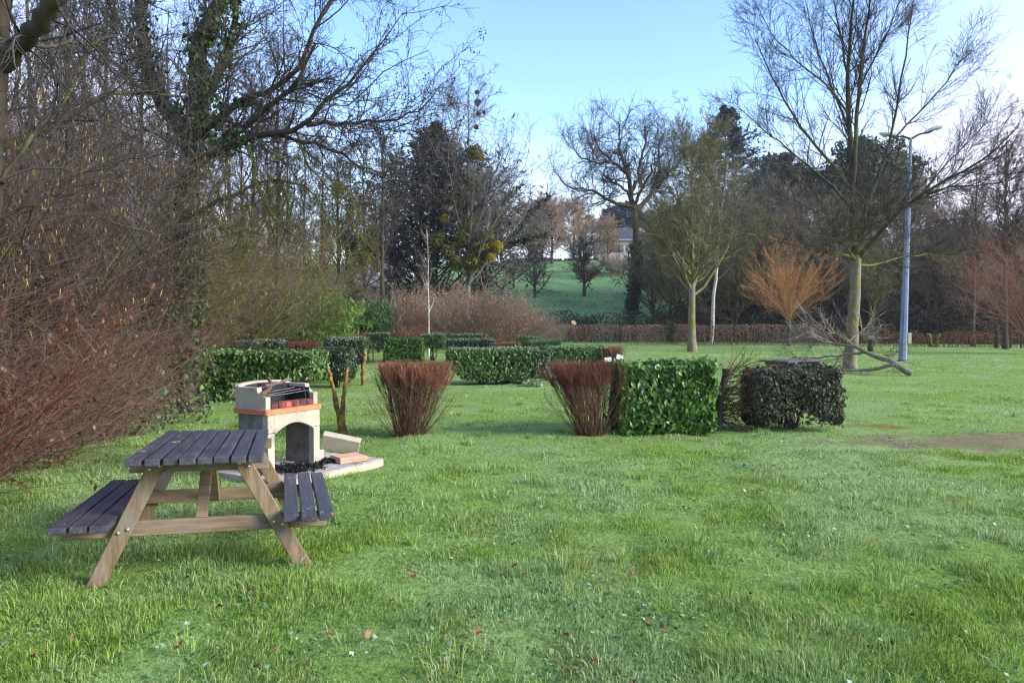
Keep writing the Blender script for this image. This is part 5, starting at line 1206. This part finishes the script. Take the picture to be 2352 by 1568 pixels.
# leaning white birch
Y = 60; b0 = np.array((gx(1634, Y), Y, 0)); t = thing('birch_tree', 'leaning white birch trunk behind the brown hedge', 'tree', b0)
tg = Geo(); s = smooth_path([b0 - (0, 0, .1), at(1638, 700, Y), at(1646, 620, Y), at(1652, 540, Y), at(1662, 440, Y), at(1672, 370, Y)], 12, .03) - b0; rr = np.linspace(.17, .04, 12); tubes(tg, s[None], rr[None], 9); tg.build('trunk', MT['bark_birch'], t)
cg = Geo(); A, a = branch(s[None], rr[None], 26, (.35, 1), 38, 2.4, 6, .12, .05, .4, .012); B, b_ = branch(A, a, 10, (.2, 1), 36, .9, 5, .15, -.02, .55, .01); C_, c_ = branch(B, b_, 5, (.2, 1), 36, .45, 4, .15, -.05, .7, .009)
for z, zz in ((A, a), (B, b_), (C_, c_)): tubes(cg, z, zz, 3)
cg.build('crown', MT['twig_dark'], t)

# ------------------------------------------------------------------ broken limb on the grass
b = gnd(2085, 862); AYb = b[1]; t = thing('fallen_limb', 'broken mossy limb lying on the grass under the big tree', 'fallen branch', b)
L = [([(2092, 860, -.1), (2070, 842, 0), (2045, 826, .2), (2010, 820, .6), (1985, 808, .9), (1960, 795, 1.2), (1945, 782, 1.5), (1925, 760, 1.9)], .10, .03),
     ([(2060, 838, 0), (2020, 842, .3), (1970, 850, .5), (1900, 846, .9), (1830, 836, 1.4)], .06, .012),
     ([(1985, 808, .9), (1940, 815, 1.3), (1880, 822, 1.7), (1820, 820, 2.2)], .045, .01),
     ([(1960, 795, 1.2), (1915, 790, 1.6), (1870, 780, 2), (1830, 772, 2.3)], .04, .008),
     ([(1940, 780, 1.5), (1920, 765, 1.7), (1895, 752, 2), (1870, 748, 2.2)], .03, .008),
     ([(2010, 820, .6), (2035, 815, 1.2), (2060, 835, 1.8)], .03, .008), ([(1945, 785, 1.4), (1965, 770, 1.7), (1985, 760, 2.0)], .03, .008)]
tg = Geo(); P = []; q = []
for l, ra, rb in L:
    s = smooth_path([at(px, py, AYb + dz) for px, py, dz in l], 12, .02); s[:, 2] = np.maximum(s[:, 2], .06); rr = np.linspace(ra, rb, 12); capped(tg, s, rr, 8, 0, 1); P.append(s); q.append(rr)
tg.build('limb', [MT['bark_ash'], MT['cut_wood']], t, b)
P = np.array(P); q = np.array(q); cg = Geo(); A, a = branch(P[1:], q[1:], 14, (.25, 1), 42, .95, 6, .15, .02, .5, .008, .4); B, b_ = branch(A, a, 7, (.2, 1), 38, .4, 4, .15, .02, .6, .006)
A[:, :, 2] = np.maximum(A[:, :, 2], .03); B[:, :, 2] = np.maximum(B[:, :, 2], .02); tubes(cg, A, a, 3); tubes(cg, B, b_, 3); cg.build('twig', MT['twig_grey'], t, b)
cg = Geo(); A, a = branch(P[[3, 4, 6]], q[[3, 4, 6]], 12, (.3, 1), 40, .8, 6, .15, .08, .5, .010, .5); B, b_ = branch(A, a, 6, (.2, 1), 38, .35, 4, .15, .05, .7, .008); tubes(cg, A, a, 3); tubes(cg, B, b_, 3); cg.build('bleached_twig', MT['twig_pale'], t, b)

# ------------------------------------------------------------------ lamp post
b = gnd(2073, 829); Y = b[1]; H = at(2092, 318, Y)[2]
m, nt = newmat('blue grey galvanised steel'); n_ = noise(nt, 3, 5, .6, (1, 1, .25)); finish(m, nt, ramp(nt, n_, [(.3, (.12, .165, .27)), (.7, (.22, .28, .40))]), .55, .4, metal=.15, bump=n_, bstr=.1); MT['pole'] = m
m, nt = newmat('dark lamp housing'); finish(m, nt, (.05, .055, .065), .5); MT['lamp_dark'] = m
m, nt = newmat('pale lamp shell'); finish(m, nt, (.5, .5, .53), .5); MT['lamp_pale'] = m
m, nt = newmat('beige box'); finish(m, nt, (.42, .38, .27), .6); MT['box'] = m
t = thing('lamp_post', 'tall blue grey lamp post with two lamp heads right of the big tree', 'lamp post', b, 0)
g = Geo(); sft = at(2092, 318, Y) - b
capped(g, [(0, 0, -.1), tuple(sft * .33), tuple(sft * .66), tuple(sft)], [.165, .13, .095, .055], 8); o = g.build('pole', MT['pole'], t)
for p in o.data.polygons: p.use_smooth = False
g = Geo(); box(g, (.14, .012, .42), TR(0, -.150, .75, R(-.8)), .004); g.build('access_door', MT['pole'], t)
g = Geo(); capped(g, [(0, 0, -.05), (0, 0, .04), (0, 0, .06)], [.21, .21, .17], 16); g.build('collar', MT['lamp_dark'], t)
g = Geo(); box(g, (.16, .16, .46), TR(0, 0, 0), .02, seg=2); o = g.build('electric_box', MT['box'], t); o.location = Vector(at(2085, 777, Y) - b) + Vector((.03, -.02, 0))
def lamp_head(tip, root):
    g = Geo(); s = smooth_path([root, (np.array(root) * .5 + np.array(tip) * .5) + (0, 0, .06), tip], 8); capped(g, s, np.linspace(.045, .035, 8), 8); g.build('arm', MT['lamp_dark'], t)
    d = np.array(tip) - np.array(root); d /= np.linalg.norm(d); sd_ = np.cross(d, (0, 0, 1)); sd_ /= np.linalg.norm(sd_); up_ = np.cross(sd_, d)
    def body(zs, w, col, nm, par, x0=-.05, x1=.78):
        g = Geo(); k = 12; rings = []
        for i in range(k + 1):
            f = i / k; r = w * max(.05, (math.sin(math.pi * min(1, .16 + .84 * f)) ** .6)); x = x0 + (x1 - x0) * f
            rings.append([np.array(tip) + d * x + sd_ * r * math.cos(a) + up_ * zs * r * math.sin(a) for a in np.linspace(0, math.pi, 9)])
        V = np.array(rings).reshape(-1, 3); idx = np.arange((k + 1) * 9).reshape(k + 1, 9); F_ = [(idx[i, j], idx[i, (j + 1) % 9], idx[i + 1, (j + 1) % 9], idx[i + 1, j]) for i in range(k) for j in range(9)]
        g.add(V, F_ + [tuple(idx[0]), tuple(idx[-1][::-1])], 0, True); return g.build(nm, MT[col], par)
    h = body(.75, .17, 'lamp_pale', 'lamp_head', t); body(-.45, .15, 'lamp_dark', 'lamp_housing', h, -.06, .36); body(-.62, .14, 'lamp_pale', 'diffuser', h, .36, .74)
lamp_head(tuple(sft + (.62, -.1, .22)), tuple(sft + (0, 0, -.03)))
lamp_head(tuple(sft + (-.42, .35, .16)), tuple(sft + (0, 0, -.03)))

# ------------------------------------------------------------------ oak, pine, spruce and far evergreens
OY = 74; b0 = np.array((gx(1450, OY), OY, float(hill(gx(1450, OY), OY)))); t = thing('oak_tree', 'wide crowned bare oak with ivy dark trunk beside the meadow', 'tree', b0)
limbs = [([(1448, 742, 0), (1456, 660, 0), (1462, 600, 0), (1460, 530, 0), (1455, 470, 0)], .40, .28),
    ([(1455, 475, 0), (1425, 466, -.8), (1390, 455, -1.4), (1350, 432, -2), (1325, 435, -2.4), (1300, 425, -2.8), (1282, 400, -3)], .22, .05),
    ([(1455, 470, 0), (1448, 430, -.5), (1440, 395, -1), (1405, 370, -1.5), (1375, 340, -2), (1365, 310, -2.3)], .28, .06),
    ([(1450, 440, 0), (1470, 405, .5), (1468, 370, 1), (1485, 330, 1.5), (1480, 290, 2)], .22, .06),
    ([(1458, 480, 0), (1490, 455, .3), (1505, 420, .8), (1515, 385, 1.2), (1510, 345, 1.5), (1525, 310, 1.8)], .27, .06),
    ([(1505, 430, .8), (1535, 400, .5), (1560, 375, .2), (1580, 350, 0)], .16, .05),
    ([(1440, 398, -1), (1420, 340, -.4), (1425, 300, 0), (1420, 280, .3)], .16, .05), ([(1408, 372, -1.5), (1370, 375, -2.6), (1335, 360, -3.4), (1320, 345, -4)], .14, .05),
    ([(1455, 470, 0), (1440, 440, 1.5), (1410, 420, 3), (1385, 400, 4)], .18, .05), ([(1458, 470, 0), (1475, 430, -1.5), (1500, 390, -3), (1505, 350, -4)], .18, .05)]
tg = Geo(); P = []; q = []
for i, (l, ra, rb) in enumerate(limbs):
    s = smooth_path([at(px, py, OY + dz) for px, py, dz in l], 14, .08) - b0; rr = np.linspace(ra, rb, 14)
    if i == 0: s[0, 2] = -.3
    tubes(tg, s[None], rr[None], 9); P.append(s); q.append(rr)
tg.build('trunk', MT['bark_dark'], t); P = np.array(P); q = np.array(q); cg = Geo()
A, a = branch(P[1:], q[1:], 19, (.25, 1), 50, 2.5, 7, .24, .05, .45, .03, .4); B, b_ = branch(A, a, 9, (.2, 1), 42, 1.3, 5, .22, .07, .6, .018); C_, c_ = branch(B, b_, 6, (.15, 1), 40, .65, 4, .18, .05, .7, .012)
tubes(cg, A, a, 4); tubes(cg, B, b_, 3); tubes(cg, C_, c_, 3); cg.build('crown', MT['twig_dark'], t)
ig = Geo(); pp, nn_ = ivy_on(P[0][:10], q[0][:10] + .05, 2600, .16, .2); leaves(ig, pp, nn_, .22, .8, 0); ig.build('ivy', MT['ivy_dark'], t)
def dome(name, label, cpx, cpy, Y, rx, rz, mat, n=9000, leaf=.5, lobes=60, trunk_to=None, group='evergreens behind the wood'):
    c = at(cpx, cpy, Y); zb = float(hill(c[0], Y)) if Y > 71 else 0; b0 = np.array((c[0], Y, zb)); t = thing(name, label, 'tree', b0, 0, group)
    g = Geo(); d = unit(rng.normal(size=(lobes, 3))); d[:, 2] = np.abs(d[:, 2]) * 1.0 - .35 * rng.random(lobes)
    for dd in d:
        rr = (.72 + .3 * rng.random()); ball_leaves(g, c - b0 + dd * rr * np.array((rx, rx * .8, rz)), rx * .27 * (.7 + .5 * rng.random()), n // lobes, leaf, .45, 0, .8, .3)
    ball_leaves(g, c - b0, rx * .75, n // 4, leaf * 1.3, .6, 0, rz / rx, .3)
    g.build('crown', MT[mat], t)
    tg = Geo(); k = 8; P = np.stack((np.zeros(k), np.zeros(k), np.linspace(-.2, c[2] - zb + rz * .5, k)), 1)[None]; Rr = np.linspace(rx * .09, rx * .03, k)[None]; tubes(tg, P, Rr, 9)
    A, a = branch(P, Rr, 16, (.5, 1), 55, rx * .7, 5, .12, .05, .4, .03); tubes(tg, A, a, 4); tg.build('trunk', MT['bark_dark'], t); return t
conifer('spruce_tree', 'dark blue spruce top standing above the wood', 1664, 88, 27.5 - float(hill(gx(1664, 88), 88)), 20, 'needle_blue', n=230, ang=72, droop=-.02, leaf=.6, per=30, prof=lambda t: (1 - t) ** .9 + .01, group='evergreens behind the wood')
dome('evergreen_tree', 'broad dark evergreen dome behind the big bare tree', 1990, 440, 92, 6.6, 7.6, 'needle_green', 15000, .5, 80)
dome('evergreen_tree', 'dark evergreen mass left of the big bare tree', 1795, 455, 96, 4.6, 6.0, 'needle_green', 8000, .5, 60)
dome('pine_tree', 'rounded blue green pine beside the roof on the hill', 1432, 505, 150, 4.2, 3.4, 'needle_blue', 7000, .6, 50)
dome('evergreen_tree', 'low dark conifer under the right hand wood edge', 2200, 600, 72, 4.8, 4.2, 'needle_green', 7000, .42, 60)
dome('evergreen_tree', 'dark evergreen rising between spruce and birch', 1745, 500, 90, 3.6, 6.5, 'needle_green', 6500, .5, 50)

# ------------------------------------------------------------------ the wood on the right
GW = 'bare trees of the wood behind the field hedge'
den = dict(clear=.12, nl=44, lang=46, lratio=.37, ltrop=.12, levels=((10, 38, .45, .06), (7, 40, .45, .04), (4, 40, .5, .02)), twig=.012, prof=lambda t: 1.25 - .75 * t)
w1 = tre('wood_tree', 'dense bare tree directly left of the leaning birch', 1560, 66, 12.0, .2, 'bark_mossy_dark', 'twig_green', GW, **den)
w2 = tre('wood_tree', 'tall dense bare tree in front of the spruce', 1690, 70, 15.0, .24, 'bark_dark', 'twig_wood', GW, **{**den, 'lratio': .3, 'nl': 54, 'lang': 38})
w3 = tre('wood_tree', 'brown bare tree right of the lamp post', 2150, 60, 12.5, .17, 'bark_dark', 'twig_wood_brown', GW, **den)
for i, (src, px, Y, s, lab) in enumerate((
        (w1, 1500, 80, .95, 'bare tree between oak trunk and lawn tree'), (w1, 1620, 72, 1.05, 'bare tree just behind the leaning birch'), (w2, 1600, 78, .9, 'tall bare tree left of the spruce'), (w2, 1745, 74, .95, 'tall bare tree right of the spruce'),
        (w1, 1760, 66, .9, 'bare tree left of the orange willow'), (w2, 1800, 78, .9, 'tall bare tree behind the orange willow'), (w1, 1870, 68, .95, 'bare tree right of the orange willow'), (w2, 1900, 80, .85, 'tall bare tree before the evergreen dome'),
        (w3, 1925, 64, .9, 'brown bare tree behind the big trunk'), (w1, 2010, 66, .95, 'bare tree behind the small lawn tree'), (w3, 2070, 63, 1.0, 'brown bare tree behind the lamp post'), (w2, 2120, 74, .75, 'tall bare tree right of the evergreen dome'),
        (w3, 2230, 58, .8, 'brown bare tree above the low dark conifer'), (w2, 2290, 66, .62, 'tall bare tree near the right edge'), (w3, 2330, 62, .85, 'brown bare tree at the right picture edge'), (w1, 2400, 60, 1.1, 'bare tree beyond the right edge reaching in'),
        (w3, 2190, 68, .9, 'brown bare tree at the back of the right wood'), (w1, 2270, 72, .85, 'bare tree deep in the right wood'), (w1, 1690, 64, .75, 'low bare tree right of the leaning birch'), (w3, 1840, 72, 1.1, 'brown bare tree deep behind the orange willow'),
        (w2, 1960, 88, .8, 'tall bare tree in front of the dome top'), (w1, 1540, 90, .9, 'bare tree on the slope right of the oak'))):
    dup(src, lab, (gx(px, Y), Y, float(hill(gx(px, Y), Y)) if Y > 71 else 0), i * 2.3 + .4, s)
# dark thicket shrubs on the wood floor
ws = tanbush('dark scrub under the wood behind the brown hedge', 1700, 67, 90, 3.2, 1.0, ('twig_dark', 'twig_dark'), 2600, 'bramble', .17, name='wood_scrub', group='dark scrub of the wood floor', twig=.008)
for i, (px, Y, s, lab) in enumerate(((1540, 72, 1.0, 'dark scrub right of the oak trunk'), (1620, 70, 1.0, 'dark scrub behind the birch foot'), (1770, 69, 1.1, 'dark scrub left of the willow trunk'), (1850, 67, 1.1, 'dark scrub right of the willow trunk'), (1930, 66, 1.2, 'dark scrub behind the big trunk'), (2020, 65, 1.2, 'dark scrub behind the lamp post foot'), (2100, 66, 1.3, 'dark scrub under the brown trees'), (2190, 63, 1.3, 'dark scrub under the low conifer'), (2270, 61, 1.3, 'dark scrub near the right edge'), (2350, 60, 1.4, 'dark scrub at the right picture edge'), (1660, 76, 1.5, 'taller dark scrub deep in the wood'), (1780, 78, 1.6, 'taller dark scrub behind the willow'), (1900, 77, 1.7, 'taller dark scrub behind the big trunk'), (2040, 76, 1.7, 'taller dark scrub deep behind the lamp post'), (2160, 74, 1.8, 'taller dark scrub deep under the conifer'), (2300, 72, 1.8, 'taller dark scrub at the back right'), (1440, 70, .6, 'low dark scrub at the oak foot'), (1330, 71, .75, 'low dark scrub at the meadow foot'))):
    dup(ws, lab, (gx(px, Y), Y, float(hill(gx(px, Y), Y)) if Y > 71 else 0), i * 1.1, s)
# right edge: taller bare trees and a red twigged willow
r1 = tre('bare_tree', 'tall fine twigged bare tree at the upper right edge', 2310, 46, 13.5, .16, 'bark_dark', 'twig_brown', 'bare trees at the right edge', **up2)
dup(r1, 'tall bare tree partly outside the right edge', (gx(2390, 44), 44, 0), 2, 1.15); dup(r1, 'bare tree left of the tallest right edge tree', (gx(2235, 52), 52, 0), 4, .95)
sgw = shrub_geo(48, 6.6, .9, .35, (-.12, 0), ((10, 30, .35, .02), (5, 34, .45, .01)), .02, .006, .05, .0, .3)
shrub('red_willow', 'rust red twigged willow bush at the right picture edge', (gx(2400, 39), 39, 0), sgw, ('twig_rust', 'twig_rust'), rz=0, group='bare trees at the right edge')

# ------------------------------------------------------------------ meadow trees and houses on the hill
def hillp(px, py): return on_hill(px, py)
p = hillp(1228, 684); ap = make_tree('apple_tree', 'small dark apple tree low on the meadow, left one', p, 'tree', 'bark_dark', 'twig_dark', 'apple trees on the meadow', H=6.4, r=.22, clear=.10, nl=30, lang=48, lratio=.6, ltrop=.09, levels=((10, 40, .42, .05), (7, 40, .45, .03)), twig=.022)
p = hillp(1342, 680); dup(ap, 'small dark apple tree on the meadow, with mistletoe clump', p, 1.0, 1.1); q_ = bpy.data.objects['apple_tree.001']
g = Geo(); ball_leaves(g, (0, 0, 4.6), .75, 300, .3, .3, 0, 1, .2); g.build('mistletoe_foliage', MT['mistletoe_dark'], q_)
p = hillp(1180, 662); dup(ap, 'squat apple tree at the left of the meadow', p, 2.4, .72)
GT2 = 'tan trees on the hilltop'
p = hillp(1268, 606); w = make_tree('tan_tree', 'bushy tan tree on the hilltop left of the house', p, 'tree', 'bark_dark', 'twig_straw', GT2, H=9.5, r=.25, **{**den, 'twig': .024, 'nl': 40, 'lang': 56, 'lratio': .46})
for px, Y, s, lab in ((1318, 138, 1.12, 'weeping tan tree beside the hilltop house'), (1245, 145, 1.3, 'taller grey tan tree at the back of the hilltop'), (1215, 140, .9, 'low tan tree at the left of the hilltop'), (1345, 150, 1.0, 'tan tree touching the house wall'), (1150, 150, 1.1, 'grey tan tree behind the ivy covered tree'), (1090, 146, 1.2, 'grey tan tree behind the mistletoe poplar'), (1400, 165, 1.1, 'tan tree behind the roof'), (1500, 158, 1.2, 'tan tree right of the hilltop house'), (1560, 150, 1.2, 'tan tree at the right of the hilltop')):
    dup(w, lab, (gx(px, Y), Y, float(hill(gx(px, Y), Y))), px * .1, s)
dup(w, 'tan tree standing in front of the white house', (gx(1395, 140), 140, float(hill(gx(1395, 140), 140))), .9, .8)
brown_hedge('dark garden hedge below the hilltop house', [(gx(1180, 143), 143), (gx(1500, 143), 143)], 1.6, 1.4, 140, 'bramble', 'twig_dark', 'garden_hedge', .35)
for o in (bpy.data.objects['garden_hedge'],): o.location.z = float(hill(o.location.x, 143)) - .2
tb3 = dup(tb2, 'brown scrub patch in the middle of the meadow', hillp(1355, 640), .3, 1.1); dup(tb2, 'dark scrub at the right of the meadow by the oak', hillp(1420, 632), 1.3, 1.4)
m, nt = newmat('white render'); n_ = noise(nt, 1.5, 5); finish(m, nt, ramp(nt, n_, [(.3, (.42, .41, .40)), (.7, (.56, .55, .54))]), .9); MT['render'] = m
m, nt = newmat('slate'); n_ = noise(nt, 6, 4, .6, (1, 1, 5)); finish(m, nt, ramp(nt, n_, [(.3, (.05, .058, .075)), (.7, (.10, .11, .135))]), .6, bump=n_); MT['slate'] = m
m, nt = newmat('brown shutter'); finish(m, nt, (.22, .18, .13), .7); MT['shutter'] = m
m, nt = newmat('window glass'); finish(m, nt, (.05, .06, .07), .12, .6); MT['glass'] = m
m, nt = newmat('grey metal sheet'); n_ = noise(nt, 2, 3, .5, (4, 4, .3)); finish(m, nt, ramp(nt, n_, [(.3, (.28, .30, .36)), (.7, (.42, .44, .5))]), .6); MT['sheet'] = m
def house(label, x, y, z, w, d, hw, hr, wins, rz=0, hip=True, wallm='render', eave=.5, name='house', roofm='slate'):
    t = thing(name, label, 'house', (x, y, z), rz, 'houses on the hill')
    g = Geo(); box(g, (w, d, hw + 2.0), TR(0, 0, hw / 2 - 1.0), 0); g.build('wall', MT[wallm], t)
    a, b, e = w / 2 + eave, d / 2 + eave, (min(w, d) / 2 + eave if hip else 0)
    V = [(-a, -b, hw), (a, -b, hw), (a, b, hw), (-a, b, hw), (-a + e * .9, 0, hw + hr), (a - e * .9, 0, hw + hr), (-a, -b, hw + .18), (a, -b, hw + .18), (a, b, hw + .18), (-a, b, hw + .18)]
    g = Geo(); g.add(V, [(3, 2, 1, 0), (0, 1, 7, 6), (1, 2, 8, 7), (2, 3, 9, 8), (3, 0, 6, 9), (6, 7, 5, 4), (7, 8, 5), (8, 9, 4, 5), (9, 6, 4)], 0, False); rf = g.build('roof', MT[roofm], t)
    g = Geo(); box(g, (.6, .6, 1.6), TR(w * .22, .3, hw + hr * .8), .02); g.build('chimney', MT['render'], rf)
    g = Geo(); box(g, (w + 2 * eave + .1, .1, .16), TR(0, -b - .05, hw + .09), .01); g.build('gutter', MT['lamp_pale'], rf)
    for wx, wz, ww, wh in wins:
        g = Geo(); box(g, (ww, .12, wh), TR(wx, -d / 2 - .02, wz), .01); f = g.build('window', MT['glass'], t)
        for s in (-1, 1):
            g = Geo(); box(g, (ww * .5, .06, wh), TR(wx + s * ww * .76, -d / 2 - .05, wz), .01); g.build('shutter', MT['shutter'], f)
    return t
Y = 146; house('white house with slate hipped roof on top of the hill', gx(1432, Y), Y, at(1432, 600, Y)[2], 11, 8.5, 3.6, 3.0, [(-2.0, 2.05, 1.3, 1.5), (1.2, 2.05, 1.3, 1.5), (3.6, 2.05, 1.0, 1.5)])
Y = 116; house('pale house behind the row of bare trees', gx(905, Y), Y, at(905, 634, Y)[2], 7.6, 7, 3.2, 1.6, [(-1.8, 1.9, 1.0, 1.1), (1.2, 1.9, 1.0, 1.1)], R(-8), False)
Y = 108; house('low grey metal shed left of the pale house', gx(838, Y), Y, at(838, 646, Y)[2], 4.2, 5, 1.7, .5, [], R(6), False, 'sheet', .2, 'metal_shed', 'sheet')

# ------------------------------------------------------------------ thin morning haze
m, nt = newmat('haze'); pv = nd(nt, 'ShaderNodeVolumePrincipled'); pv.inputs['Color'].default_value = (.86, .92, 1, 1); pv.inputs['Density'].default_value = .0003
pv.inputs['Anisotropy'].default_value = .2
ow2 = nd(nt, 'ShaderNodeOutputMaterial'); nt.links.new(pv.outputs[0], ow2.inputs['Volume'])
g = Geo(); box(g, (1040, 985, 38), TR(0, 420, 17), 0); tag(g.build('haze', m), 'thin pale morning haze over the meadow', 'haze', kind='stuff')
